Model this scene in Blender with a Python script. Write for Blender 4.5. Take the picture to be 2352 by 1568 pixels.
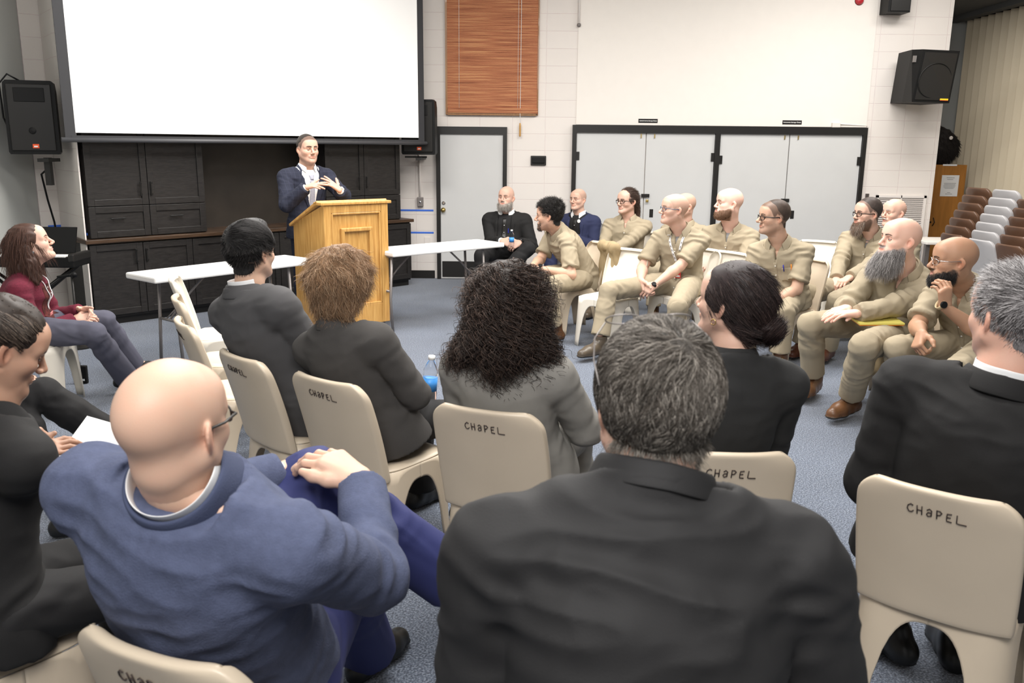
import bpy, bmesh, math, numpy as np
from mathutils import Vector, Matrix
from mathutils.bvhtree import BVHTree
for _o in list(bpy.data.objects): bpy.data.objects.remove(_o)
COL = bpy.context.scene.collection
# ---------------------------------------------------------------- camera, light, exposure
F_, H_, TH, RO = 2000., 1.68, math.atan((784-330)/2000.), .010
fwd = np.array([0, math.cos(TH), -math.sin(TH)]); up_ = np.array([0, math.sin(TH), math.cos(TH)]); rt_ = np.array([1., 0, 0])
rt2 = rt_*math.cos(RO)+up_*math.sin(RO); up2 = up_*math.cos(RO)-rt_*math.sin(RO); EYE = np.array([0, 0, H_])
def ray(x, y): return fwd+rt2*(x-1176)/F_-up2*(y-784)/F_
def atz(x, y, z): r = ray(x, y); return EYE+r*((z-H_)/r[2])
def aty(x, y, Y): r = ray(x, y); return EYE+r*(Y/r[1])
def atpl(x, y, p0, n): r = ray(x, y); n = np.array(n, float); return EYE+r*(np.dot(np.array(p0)-EYE, n)/np.dot(r, n))
scn = bpy.context.scene
cam = bpy.data.cameras.new('camera'); cobj = bpy.data.objects.new('camera', cam); COL.objects.link(cobj); scn.camera = cobj
cobj.matrix_world = Matrix(((rt2[0], up2[0], -fwd[0], 0), (rt2[1], up2[1], -fwd[1], 0), (rt2[2], up2[2], -fwd[2], H_), (0, 0, 0, 1)))
cam.sensor_width = 36; cam.lens = 36*F_/2352; cam.clip_start = .05
cam.dof.use_dof = True; cam.dof.focus_distance = 7.2; cam.dof.aperture_fstop = 8
w = bpy.data.worlds.new('room_light'); scn.world = w; w.use_nodes = True; w.node_tree.nodes['Background'].inputs[0].default_value = (1, .985, .96, 1); w.node_tree.nodes['Background'].inputs[1].default_value = .30
scn.view_settings.view_transform = 'Standard'; scn.view_settings.look = 'None'; scn.view_settings.exposure = .24; scn.view_settings.gamma = 1
def area(name, loc, size, e, rot=(0, 0, 0), col=(1, .97, .93), sy=None):
    l = bpy.data.lights.new(name, 'AREA'); l.energy = e; l.color = col; l.size = size
    if sy: l.shape = 'RECTANGLE'; l.size_y = sy
    o = bpy.data.objects.new(name, l); COL.objects.link(o); o.location = loc; o.rotation_euler = rot; return o
area('ceiling_lamp_light', (-1.4, 6.6, 4.05), 2.4, 190, sy=1.2); area('ceiling_lamp_light', (1.9, 6.9, 4.05), 2.4, 190, sy=1.2); area('ceiling_lamp_light', (.2, 3.6, 4.05), 2.4, 150, sy=1.2); area('ceiling_lamp_light', (4.2, 8.9, 4.05), 2.0, 90, sy=1.0)
area('bounced_flash_light', (-.2, -.2, 3.9), 2.2, 200, rot=(math.radians(52), 0, 0), col=(1, .98, .96))

# ---------------------------------------------------------------- numeric helpers
def V(*a): return np.array(a, float)
def nrm(v):
    v = np.asarray(v, float); return v/max(1e-9, np.linalg.norm(v))
def frame(x, z):
    x = nrm(x); z = nrm(np.asarray(z, float)-x*np.dot(x, z)); y = np.cross(z, x)
    return np.array([x, y, z])          # rows: x, y, z axes; local = R @ (p-o)
rng = np.random.default_rng(7)
_K = rng.normal(size=(10, 3)); _P = rng.uniform(0, 6.28, 10)
def nz(p, f=1.0, s=0):
    """smooth noise about -1..1 of points p at spatial frequency f"""
    q = p*f; r = 0
    for i in range(4):
        k = np.roll(_K, s+i, 0)
        w = q+0.6*np.sin(q[:, [1, 2, 0]]*1.3+_P[i]+s)
        r = r+np.sin(w@k[0]+_P[(i+s) % 10])*np.cos(w@k[1]+_P[(i+3+s) % 10])
    return r*0.5
# ---------------------------------------------------------------- signed-distance bodies
class SDF:
    def __init__(s): s.pr = []
    def fn(s, lo, hi, f, k=0.0, op='u'): s.pr.append((np.array(lo, float), np.array(hi, float), f, k, op)); return s
    def cone(s, a, b, ra, rb, k=0.01, op='u', cut=None):
        a = np.asarray(a, float); b = np.asarray(b, float); r = max(ra, rb); ba = b-a; L2 = max(1e-9, ba@ba); n = ba/math.sqrt(L2)
        def f(P):
            d = P-a; t = np.clip((d@ba)/L2, 0, 1)
            q = np.sqrt(((d-t[..., None]*ba)**2).sum(-1))-(ra+(rb-ra)*t)
            if cut is not None: q = np.maximum(q, (P-b)@n-cut)
            return q
        return s.fn(np.minimum(a, b)-r, np.maximum(a, b)+r, f, k, op)
    def chain(s, pts, rs, k=0.01, op='u'):
        for i in range(len(pts)-1): s.cone(pts[i], pts[i+1], rs[i], rs[i+1], k, op)
        return s
    def ell(s, c, rad, R=None, k=0.01, op='u'):
        c = np.asarray(c, float); rad = np.asarray(rad, float)
        R = np.eye(3) if R is None else R; m = rad.max()
        def f(P):
            q = (P-c)@R.T; k0 = np.sqrt(((q/rad)**2).sum(-1)); k1 = np.sqrt(((q/rad**2)**2).sum(-1))
            return k0*(k0-1)/np.maximum(k1, 1e-6)
        return s.fn(c-m, c+m, f, k, op)
    def mesh(s, h, lo=None, hi=None):
        U = [p for p in s.pr if p[4] == 'u']
        if lo is None: lo = np.min([p[0] for p in U], 0)
        if hi is None: hi = np.max([p[1] for p in U], 0)
        lo = lo-3*h-.005; hi = hi+3*h+.005
        n = np.ceil((hi-lo)/h).astype(int)+1
        F = np.full(n, 1.0, np.float32); ax = [lo[i]+h*np.arange(n[i]) for i in range(3)]
        for a, b, f, k, op in s.pr:
            pad = k+2.5*h+.004
            i0 = np.clip(np.floor((a-pad-lo)/h).astype(int), 0, n); i1 = np.clip(np.ceil((b+pad-lo)/h).astype(int)+1, 0, n)
            if np.any(i1 <= i0): continue
            sl = tuple(slice(i0[i], i1[i]) for i in range(3))
            P = np.stack(np.meshgrid(*[ax[i][sl[i]] for i in range(3)], indexing='ij'), -1)
            d = f(P).astype(np.float32); A = F[sl]
            if op == 'u':
                if k > 0:
                    hh = np.maximum(k-np.abs(A-d), 0)/k; F[sl] = np.minimum(A, d)-hh*hh*k*.25
                else: F[sl] = np.minimum(A, d)
            else:
                if k > 0:
                    hh = np.maximum(k-np.abs(A+d), 0)/k; F[sl] = np.maximum(A, -d)+hh*hh*k*.25
                else: F[sl] = np.maximum(A, -d)
        return nets(F, lo, h)
def nets(F, o, h):
    S = F < 0; n = np.array(F.shape)-1
    C = sum(S[i:i+n[0], j:j+n[1], k:k+n[2]].astype(np.int8) for i in (0, 1) for j in (0, 1) for k in (0, 1))
    act = (C > 0) & (C < 8); I = np.argwhere(act)
    if len(I) == 0: return np.zeros((0, 3)), np.zeros((0, 4), int)
    idx = np.full(act.shape, -1, np.int32); idx[act] = np.arange(len(I))
    acc = np.zeros((len(I), 3)); cnt = np.zeros(len(I))
    cs = [(i, j, k) for i in (0, 1) for j in (0, 1) for k in (0, 1)]
    for a in cs:
        for ax in range(3):
            if a[ax]: continue
            b = list(a); b[ax] = 1
            fa = F[I[:, 0]+a[0], I[:, 1]+a[1], I[:, 2]+a[2]]; fb = F[I[:, 0]+b[0], I[:, 1]+b[1], I[:, 2]+b[2]]
            m = (fa < 0) != (fb < 0); t = np.where(m, fa/np.where(m, fa-fb, 1), 0)
            p = np.tile(np.array(a, float), (len(I), 1)); p[:, ax] += t
            acc[m] += p[m]; cnt[m] += 1
    Vt = o+h*(I+acc/cnt[:, None])
    fc = []
    for ax in range(3):
        u, v = (ax+1) % 3, (ax+2) % 3
        a = [slice(0, -1)]*3; b = [slice(0, -1)]*3
        sa = [slice(None)]*3; sb = [slice(None)]*3
        sa[ax] = slice(0, -1); sb[ax] = slice(1, None)
        X = S[tuple(sa)] != S[tuple(sb)]; sg = S[tuple(sa)]
        E = np.argwhere(X)
        ok = (E[:, u] > 0) & (E[:, v] > 0) & (E[:, u] < n[u]) & (E[:, v] < n[v]); E = E[ok]
        s = sg[E[:, 0], E[:, 1], E[:, 2]]
        def g(du, dv):
            q = E.copy(); q[:, u] -= du; q[:, v] -= dv
            return idx[q[:, 0], q[:, 1], q[:, 2]]
        q = np.stack([g(1, 1), g(0, 1), g(0, 0), g(1, 0)], 1)
        q[~s] = q[~s][:, ::-1]; fc.append(q)
    fc = np.concatenate(fc); fc = fc[(fc >= 0).all(1)]
    return Vt, fc
def normals(v, f):
    N = np.cross(v[f[:, 2]]-v[f[:, 0]], v[f[:, 3]]-v[f[:, 1]]) if f.shape[1] == 4 else np.cross(v[f[:, 1]]-v[f[:, 0]], v[f[:, 2]]-v[f[:, 0]])
    out = np.zeros_like(v)
    for i in range(f.shape[1]): np.add.at(out, f[:, i], N)
    return out/np.maximum(1e-12, np.linalg.norm(out, axis=1))[:, None]
def cat(parts):
    """join [(verts, faces, colour or None)]"""
    vs, fs, cs, b = [], [], [], 0
    for p in parts:
        v, f = p[0], p[1]; c = p[2] if len(p) > 2 else None
        if len(v) == 0: continue
        if f.shape[1] == 3: f = np.concatenate([f, f[:, 2:3]], 1)
        vs.append(v); fs.append(f+b); b += len(v)
        cs.append(np.tile(np.array(c if c is not None else (1, 1, 1), float), (len(v), 1)) if (c is None or np.ndim(c) == 1) else c)
    return np.concatenate(vs), np.concatenate(fs), np.concatenate(cs)
COL = bpy.context.scene.collection
def mesh_obj(name, v, f, mat, parent=None, col=None, smooth=True, attrs=None):
    me = bpy.data.meshes.new(name); v = np.asarray(v, np.float32)
    if isinstance(f, np.ndarray):
        if f.shape[1] == 4 and (f[:, 2] == f[:, 3]).any():
            tri = f[:, 2] == f[:, 3]; cnt = np.where(tri, 3, 4); li = f.reshape(-1)[np.tile([1, 1, 1, 0], len(f)).astype(bool) | np.repeat(~tri, 4)]
        else: cnt = np.full(len(f), f.shape[1]); li = f.reshape(-1)
    else:
        cnt = np.array([len(q) for q in f]); li = np.array([i for q in f for i in q])
    me.vertices.add(len(v)); me.vertices.foreach_set('co', v.reshape(-1))
    me.loops.add(len(li)); me.loops.foreach_set('vertex_index', li.astype(np.int32))
    me.polygons.add(len(cnt)); st = np.concatenate([[0], np.cumsum(cnt)[:-1]]).astype(np.int32)
    me.polygons.foreach_set('loop_start', st)
    try: me.polygons.foreach_set('loop_total', cnt.astype(np.int32))
    except Exception: pass
    me.polygons.foreach_set('use_smooth', np.full(len(cnt), smooth))
    if col is not None:
        a = me.color_attributes.new('Col', 'FLOAT_COLOR', 'POINT'); c4 = np.ones((len(v), 4), np.float32); c4[:, :3] = col
        a.data.foreach_set('color', c4.reshape(-1))
    for k, x in (attrs or {}).items():
        a = me.attributes.new(k, 'FLOAT_VECTOR', 'POINT'); a.data.foreach_set('vector', np.asarray(x, np.float32).reshape(-1))
    me.update(calc_edges=True); me.validate()
    me.materials.append(mat); o = bpy.data.objects.new(name, me); COL.objects.link(o)
    if parent is not None: o.parent = parent
    return o
def tag(o, label, cat, group=None):
    o['label'] = label; o['category'] = cat
    if group: o['group'] = group
    return o
def struct(o): o['kind'] = 'structure'; return o
def empty(name, loc, label, cat, group=None, rz=0):
    o = bpy.data.objects.new(name, None); COL.objects.link(o); o.location = loc; o.rotation_euler = (0, 0, rz); o.empty_display_size = .1
    return tag(o, label, cat, group)
def dup(root, loc, rz, label, group=None):
    r = root.copy(); COL.objects.link(r); r.location = loc; r.rotation_euler = (0, 0, rz); r['label'] = label
    if group: r['group'] = group
    for ch in list(root.children):
        c = ch.copy(); COL.objects.link(c); c.parent = r
        for g in list(ch.children):
            d = g.copy(); COL.objects.link(d); d.parent = c
    return r
# mesh builder for hard-surface pieces
class MB:
    def __init__(s): s.v = []; s.f = []
    def add(s, v, f):
        b = len(s.v); s.v += [tuple(map(float, q)) for q in v]; s.f += [tuple(i+b for i in q) for q in f]; return s
    def box(s, c, d, R=None, bv=0.0):
        c = np.array(c, float); d = np.array(d, float)/2; R = np.eye(3) if R is None else R
        if bv <= 0:
            P = [np.array([x, y, z])*d for x in (-1, 1) for y in (-1, 1) for z in (-1, 1)]
            return s.add([c+R.T@p for p in P], [(0, 1, 3, 2), (4, 6, 7, 5), (0, 4, 5, 1), (2, 3, 7, 6), (0, 2, 6, 4), (1, 5, 7, 3)])
        bm = bmesh.new(); bmesh.ops.create_cube(bm, size=2)
        for q in bm.verts: q.co = Vector(q.co[i]*d[i] for i in range(3))
        bmesh.ops.bevel(bm, geom=bm.edges[:]+bm.verts[:], offset=min(bv, d.min()*.95), segments=2, affect='EDGES', profile=.5)
        bm.verts.index_update(); vs = [c+R.T@np.array(q.co) for q in bm.verts]; fs = [[q.index for q in p.verts] for p in bm.faces]; bm.free()
        return s.add(vs, fs)
    def tube(s, pts, r, n=8, closed=False):
        pts = [np.array(p, float) for p in pts]; m = len(pts); rs = r if hasattr(r, '__len__') else [r]*m
        up = None; rings = []
        for i in range(m):
            a = pts[i-1] if (i > 0 or closed) else pts[i]; b = pts[(i+1) % m] if (i < m-1 or closed) else pts[i]
            t = nrm(b-a)
            if up is None: up = nrm(np.cross(t, [0, 0, 1] if abs(t[2]) < .9 else [1, 0, 0]))
            up = nrm(up-t*(up@t)); w = np.cross(t, up)
            rings.append([pts[i]+rs[i]*(math.cos(2*math.pi*k/n)*up+math.sin(2*math.pi*k/n)*w) for k in range(n)])
        vs = [p for R_ in rings for p in R_]; fs = []
        for i in range(m if closed else m-1):
            j = (i+1) % m
            for k in range(n): fs.append((i*n+k, i*n+(k+1) % n, j*n+(k+1) % n, j*n+k))
        if not closed: fs += [tuple(range(n))[::-1], tuple((m-1)*n+k for k in range(n))]
        return s.add(vs, fs)
    def lathe(s, prof, c=(0, 0, 0), axis=(0, 0, 1), n=24):
        ax = nrm(axis); u = nrm(np.cross(ax, [1, 0, 0] if abs(ax[0]) < .9 else [0, 1, 0])); w = np.cross(ax, u); c = np.array(c, float)
        vs = [c+ax*z+r*(math.cos(2*math.pi*k/n)*u+math.sin(2*math.pi*k/n)*w) for r, z in prof for k in range(n)]
        fs = [(i*n+k, i*n+(k+1) % n, (i+1)*n+(k+1) % n, (i+1)*n+k) for i in range(len(prof)-1) for k in range(n)]
        if prof[0][0] > 1e-6: fs.append(tuple(range(n))[::-1])
        if prof[-1][0] > 1e-6: fs.append(tuple((len(prof)-1)*n+k for k in range(n)))
        return s.add(vs, fs)
    def grid(s, G, close=False, flip=False):
        G = np.asarray(G, float); a, b = G.shape[:2]; fs = []
        for i in range(a-1):
            for j in range(b if close else b-1):
                q = (i*b+j, i*b+(j+1) % b, (i+1)*b+(j+1) % b, (i+1)*b+j); fs.append(q[::-1] if flip else q)
        return s.add(G.reshape(-1, 3), fs)
    def obj(s, name, mat, parent=None, smooth=False, solid=0, sub=0, off=0):
        o = mesh_obj(name, np.array(s.v), s.f, mat, parent, smooth=smooth)
        if solid: m = o.modifiers.new('s', 'SOLIDIFY'); m.thickness = solid; m.offset = off
        if sub: m = o.modifiers.new('u', 'SUBSURF'); m.levels = m.render_levels = sub
        if smooth == 'auto': pass
        return o
def autosmooth(o, ang=35):
    me = o.data; me.polygons.foreach_set('use_smooth', np.full(len(me.polygons), True))
    me.set_sharp_from_angle(angle=math.radians(ang)); return o
def local(o):
    """put a parentless mesh's origin at its base centre"""
    me = o.data; n = len(me.vertices); a = np.empty(n*3, np.float32); me.vertices.foreach_get('co', a); a = a.reshape(-1, 3)
    c = (a.min(0)+a.max(0))/2; c[2] = a[:, 2].min(); me.vertices.foreach_set('co', (a-c).reshape(-1)); o.location = c
    for ch in o.children: ch.matrix_parent_inverse = Matrix.Translation(-Vector(c))
    me.update(); return o
# ---------------------------------------------------------------- materials
def mat(name, col, rough=.6, metal=0, bump=0, bscale=60, var=0, vscale=8, sheen=0, spec=.5, sss=0, vcol=False, trans=0, ior=1.45, emis=None, coat=0, stretch=None, alpha=1, tor=None, weave=0):
    m = bpy.data.materials.new(name); m.use_nodes = True; N = m.node_tree.nodes; L = m.node_tree.links
    b = N['Principled BSDF']; I = b.inputs; I['Base Color'].default_value = (*col, 1); I['Roughness'].default_value = rough; I['Metallic'].default_value = metal
    I['Specular IOR Level'].default_value = spec; I['IOR'].default_value = ior; I['Transmission Weight'].default_value = trans; I['Coat Weight'].default_value = coat; I['Alpha'].default_value = alpha
    if sheen: I['Sheen Weight'].default_value = sheen; I['Sheen Roughness'].default_value = .5
    if sss: I['Subsurface Weight'].default_value = sss; I['Subsurface Radius'].default_value = (.012, .004, .002); I['Subsurface Scale'].default_value = 1
    if emis: I['Emission Color'].default_value = (*col, 1); I['Emission Strength'].default_value = emis
    cur = None
    if vcol:
        a = N.new('ShaderNodeAttribute'); a.attribute_name = 'Col'; cur = a.outputs['Color']; L.new(cur, I['Base Color'])
    tc = N.new('ShaderNodeTexCoord'); mp = N.new('ShaderNodeMapping'); L.new(tc.outputs['Object'], mp.inputs[0])
    if stretch: mp.inputs['Scale'].default_value = stretch
    if var:
        n = N.new('ShaderNodeTexNoise'); n.inputs['Scale'].default_value = vscale; n.inputs['Detail'].default_value = 6; L.new(mp.outputs[0], n.inputs['Vector'])
        mr = N.new('ShaderNodeMapRange'); mr.inputs['From Min'].default_value = .3; mr.inputs['From Max'].default_value = .7
        mr.inputs['To Min'].default_value = 1-var; mr.inputs['To Max'].default_value = 1+var; L.new(n.outputs['Fac'], mr.inputs['Value'])
        h = N.new('ShaderNodeVectorMath'); h.operation = 'SCALE'
        if cur: L.new(cur, h.inputs[0])
        else: h.inputs[0].default_value = col
        L.new(mr.outputs[0], h.inputs['Scale']); L.new(h.outputs[0], I['Base Color']); cur = h.outputs[0]
    hb = None
    if bump:
        n = N.new('ShaderNodeTexNoise'); n.inputs['Scale'].default_value = bscale; n.inputs['Detail'].default_value = 4; L.new(mp.outputs[0], n.inputs['Vector']); hb = n.outputs['Fac']
        bp = N.new('ShaderNodeBump'); bp.inputs['Strength'].default_value = bump; bp.inputs['Distance'].default_value = .004; L.new(hb, bp.inputs['Height']); L.new(bp.outputs[0], I['Normal'])
    if tor:   # seams and patterns laid out in the garment's own coordinates
        a = N.new('ShaderNodeAttribute'); a.attribute_name = 'tor'; sp = N.new('ShaderNodeSeparateXYZ'); L.new(a.outputs['Vector'], sp.inputs[0])
        def M(op, x, y=None, z=None):
            q = N.new('ShaderNodeMath'); q.operation = op
            for i, t in enumerate((x, y, z)):
                if t is None: continue
                if isinstance(t, (int, float)): q.inputs[i].default_value = t
                else: L.new(t, q.inputs[i])
            return q.outputs[0]
        u, f, w = sp.outputs; hts = None
        for kind, *q in tor:
            if kind == 'centre': e = M('MULTIPLY', M('LESS_THAN', M('ABSOLUTE', u), .0016), M('LESS_THAN', f, 0.0))
            elif kind == 'yoke': e = M('MULTIPLY', M('LESS_THAN', M('ABSOLUTE', M('SUBTRACT', w, M('ADD', q[0], M('MULTIPLY', M('MULTIPLY', u, u), -.8)))), .0016), M('LESS_THAN', f, 0.0))
            elif kind == 'plaid':
                a1 = M('LESS_THAN', M('PINGPONG', u, .019), .0013); a2 = M('LESS_THAN', M('PINGPONG', w, .024), .0013); e2 = M('MAXIMUM', a1, a2)
                mx = N.new('ShaderNodeMix'); mx.data_type = 'RGBA'; L.new(e2, mx.inputs['Factor']); mx.inputs['A'].default_value = (*col, 1); mx.inputs['B'].default_value = (*q[0], 1); L.new(mx.outputs['Result'], I['Base Color']); continue
            elif kind == 'rib': e = M('LESS_THAN', M('PINGPONG', w, q[0]), q[0]*.35)
            hts = e if hts is None else M('MAXIMUM', hts, e)
        if hts is not None:
            b2 = N.new('ShaderNodeBump'); b2.invert = True; b2.inputs['Strength'].default_value = .9; b2.inputs['Distance'].default_value = .003; L.new(hts, b2.inputs['Height'])
            if hb: L.new(bp.outputs[0], b2.inputs['Normal'])
            L.new(b2.outputs[0], I['Normal'])
    return m
# ---------------------------------------------------------------- people
def look(yaw, pitch=0, roll=0):
    """rows forward, left, up; yaw in degrees, 0 = +y, positive turns to the left"""
    y, p, r = map(math.radians, (yaw, pitch, roll))
    f = V(-math.sin(y)*math.cos(p), math.cos(y)*math.cos(p), math.sin(p)); l = nrm(np.cross([0, 0, 1], f)); u = np.cross(f, l)
    return np.array([f, l*math.cos(r)+u*math.sin(r), u*math.cos(r)-l*math.sin(r)])
HLX = [-.13, -.10, -.06, -.03, -.012, .012, .030, .040, .056, .076, .13]
HLZ = [-.074, -.074, -.064, -.035, .0, .026, .0, .012, .046, .070, .078]
def hairline(p, rec=0):
    return p[:, 2]-np.interp(p[:, 0], HLX, HLZ)-rec*np.clip((p[:, 0]+.02)*8, 0, 1)*.07
def head_part(R, c, s=1.0, skin=(.75, .5, .38), fat=0.0, jaw=1.0, nose=1.0, hairc=(.1, .07, .05), scalp='bald', beard=None, beardc=None, fem=False, gaze=(0, 0), h=.0036, neck=None, age=0, lipc=None, brow=1.0):
    S = SDF(); A = S.cone; E = S.ell
    E((-.014, 0, .038), (.100, .076, .088), k=.0)
    E((.018, 0, .02), (.075, .070, .090), k=.03)
    E((.031, 0, -.045), (.053+fat*.4, .055*jaw+fat, .066), k=.035)
    A((.079, -.010, -.097), (.079, .010, -.097), .019, .019, k=.025)
    for y in (-1, 1):
        A((.0, y*(.052*jaw+fat), -.045), (.052, y*.028*jaw, -.085), .020, .018, k=.03)
        E((.056, y*.044, -.022), (.028, .022, .022), k=.025)
        A((.088, y*.014, .022), (.072, y*.050, .020), .0105 if not fem else .008, .010, k=.016)
    E((.066, 0, .05), (.036, .055, .045), k=.03)
    for y in (-1, 1): E((.101, y*.031, .001), (.019, .021, .0135), k=.010, op='s')
    A((.090, 0, .016), (.1165*nose**.2, 0, -.026), .0078, .0095*nose, k=.012)
    E((.112*nose**.2, 0, -.030), (.0125, .0105*nose, .009), k=.006)
    for y in (-1, 1): E((.104, y*.0128*nose, -.034), (.0105, .0075*nose, .0075), k=.006)
    A((.088, -.020, -.058), (.088, .020, -.058), .0085, .0085, k=.014)
    for y in (-1, 1): A((.0955, 0, -.0548), (.0860, y*.026, -.0585), .0045, .0026, k=.004)
    A((.0930, -.012, -.0665), (.0930, .012, -.0665), .0050, .0050, k=.006)
    for y in (-1, 1): A((.0905, 0, -.0665), (.0845, y*.026, -.060), .0046, .0024, k=.004)
    S.chain([(.092, -.026, -.0600), (.0995, 0, -.0605), (.092, .026, -.0600)], [.0020, .0024, .0020], k=.003, op='s')
    for y in (-1, 1):
        er = Matrix.Rotation(math.radians(-28*y), 3, 'Z') @ Matrix.Rotation(math.radians(-10), 3, 'Y'); Re = np.array(er).T
        E((-.006, y*.0785, -.006), (.0185, .0058, .031), R=Re, k=.006)
        E((-.010, y*.0815, -.001), (.0185, .0052, .0235), R=Re, k=.004)
        E((.000, y*.0805, -.004), (.0085, .0065, .016), R=Re, k=.004, op='s')
    if beard in ('full', 'short'):
        full = beard != 'short'; t = .010 if full else .005
        E((.036, 0, -.074), (.058+t, .052*jaw+t+fat, .048+t), k=.022)
        if full: E((.072, 0, -.098), (.034, .040, .04), k=.03)
        for y in (-1, 1): A((.101, 0, -.047), (.096, y*.022, -.054), .0058, .005, k=.006)
        S.cone((.110, -.018, -.0615), (.110, .018, -.0615), .0075, .0075, k=.003, op='s')
    # neck, heading back down to the collar
    if neck is None: nk = V(-.035, 0, -.20)
    else: nk = ((np.asarray(neck)-c)/s)@R.T
    nr = .047 if fem else .057+fat*.5
    A((-.024, 0, -.055), nk*.55+V(-.016, 0, -.02)*.45, nr, nr, k=.03); A(nk*.55+V(-.016, 0, -.02)*.45, nk, nr, nr*1.04, k=.02)
    A((.052, 0, -.085), nk*.62+V(.02, 0, 0), .020, .03, k=.035)
    v, f = S.mesh(h)
    if neck is not None: pass
    col = np.tile(np.array(skin, float), (len(v), 1)); sk = np.array(skin)
    def blend(m, cc):
        m = np.clip(m, 0, 1)[:, None]; col[:] = col*(1-m)+np.array(cc)*m
    def near(pt, r): return 1-np.linalg.norm((v-np.array(pt))/np.array(r), axis=1)
    red = sk*V(1.06, .80, .74)
    for y in (-1, 1): blend(near((.07, y*.045, -.03), (.03, .03, .03))*.5, red); blend(near((-.004, y*.085, -.006), (.03, .02, .036))*1.2, red)
    blend(near((.115, 0, -.03), (.02, .02, .02))*.5, red)
    lc = sk*V(.88, .58, .56) if lipc is None else V(*lipc)
    lip = np.maximum(1-np.abs(v[:, 2]+.0605+.004*np.cos(v[:, 1]*140))/.0105, 0)*np.clip(1.2-np.abs(v[:, 1])/.026, 0, 1)*(v[:, 0] > .084)
    if beard: pass
    blend(nz(v, 45, 2)*.10+.02, red)
    hl = hairline(v, age); hc = np.array(hairc)
    if scalp == 'buzz': blend(hl*90*(np.abs(v[:, 1]) < .5)*.92, hc*.6+sk*.22)
    elif scalp == 'thin': blend(np.minimum(hl*60, .45)*np.clip((.115-v[:, 2])*20, 0, 1), hc*.5+sk*.35)
    bc = np.array(beardc if beardc is not None else hc)
    low = np.clip((-.026-.30*np.clip(v[:, 0], 0, .2)-v[:, 2]+.004*nz(v, 120, 3))*110, 0, 1)*np.clip((v[:, 0]-.002-(v[:, 2]+.03)*.25)*60, 0, 1)*(v[:, 2] > -.135)
    mouth = np.clip(1-near((.103, 0, -.061), (.02, .027, .0085))*4, 0, 1)
    cheek = np.clip(((-.045-v[:, 2])+np.abs(v[:, 1])*.45-(v[:, 0]-.05).clip(0)*.0)*70, 0, 1)
    if scalp != 'none' or beard: pass
    if beard:
        mou = np.clip((.016-np.abs(v[:, 2]+.050))*200, 0, 1)*(v[:, 0] > .088)*np.clip((.026-np.abs(v[:, 1]))*200, 0, 1)
        blend(np.maximum(low, mou*.9)*mouth*(.9 if beard != 'stubble' else .24), bc)
    blend(lip*1.6, lc)
    for y in (-1, 1):   # brows
        t = np.clip((np.abs(v[:, 1])-.014)/.034, 0, 1); bz = .022+.006*np.sin(t*2.4)-t*.004
        m = (1-np.abs(v[:, 2]-bz)/(.0048*brow*(1.15-.5*t)))*2.2*(v[:, 1]*y > .010)*(v[:, 1]*y < .050)*(v[:, 0] > .05); blend(m, hc*.7 if not fem else hc*.85)
    parts = [(v, f, col)]
    # eyes and lids
    gy, gp = gaze
    for y in (-1, 1):
        ec = V(.0795, y*.0305, .0005); G = look(-90+gy, gp)
        # sphere grid
        th = np.linspace(0, math.pi, 13); ph = np.linspace(0, 2*math.pi, 19)
        X = np.array([[math.cos(a), math.sin(a)*math.cos(b), math.sin(a)*math.sin(b)] for a in th for b in ph])
        d = V(math.cos(math.radians(gy))*math.cos(math.radians(gp)), math.sin(math.radians(gy)), math.sin(math.radians(gp))); Fm = frame(d, (0, 0, 1))
        sv = ec+.0122*(X@Fm); ff = np.array([(i*19+j, i*19+j+1, (i+1)*19+j+1, (i+1)*19+j) for i in range(12) for j in range(18)])
        ang = np.repeat(th, 19); ecx = np.where((ang < .20)[:, None], (.01, .01, .01), np.where((ang < .52)[:, None], (.10, .06, .035), (.72, .68, .65)))
        parts.append((sv, ff, ecx))
        for up, a0, a1 in ((1, 10, 100), (-1, 18, 100)):
            el = np.radians(np.linspace(a0, a1, 7)); az = np.radians(np.linspace(-78, 78, 13)); G_ = []
            for e_ in el:
                for z_ in az:
                    ee = e_ if e_ != el[0] else el[0]*math.cos(z_)*1.0-.10*abs(math.sin(z_))
                    G_.append(ec+.0135*V(math.cos(ee)*math.cos(z_), math.cos(ee)*math.sin(z_), up*math.sin(ee)))
            ff = np.array([(i*13+j, i*13+j+1, (i+1)*13+j+1, (i+1)*13+j) for i in range(6) for j in range(12)])
            if up < 0: ff = ff[:, ::-1]
            lc_ = np.tile(sk*V(.95, .82, .78), (len(G_), 1)); lc_[:13] = (V(.03, .02, .02) if (up > 0) else sk*.6)
            parts.append((np.array(G_), ff, lc_))
    v, f, col = cat(parts)
    return v, f, col
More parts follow.
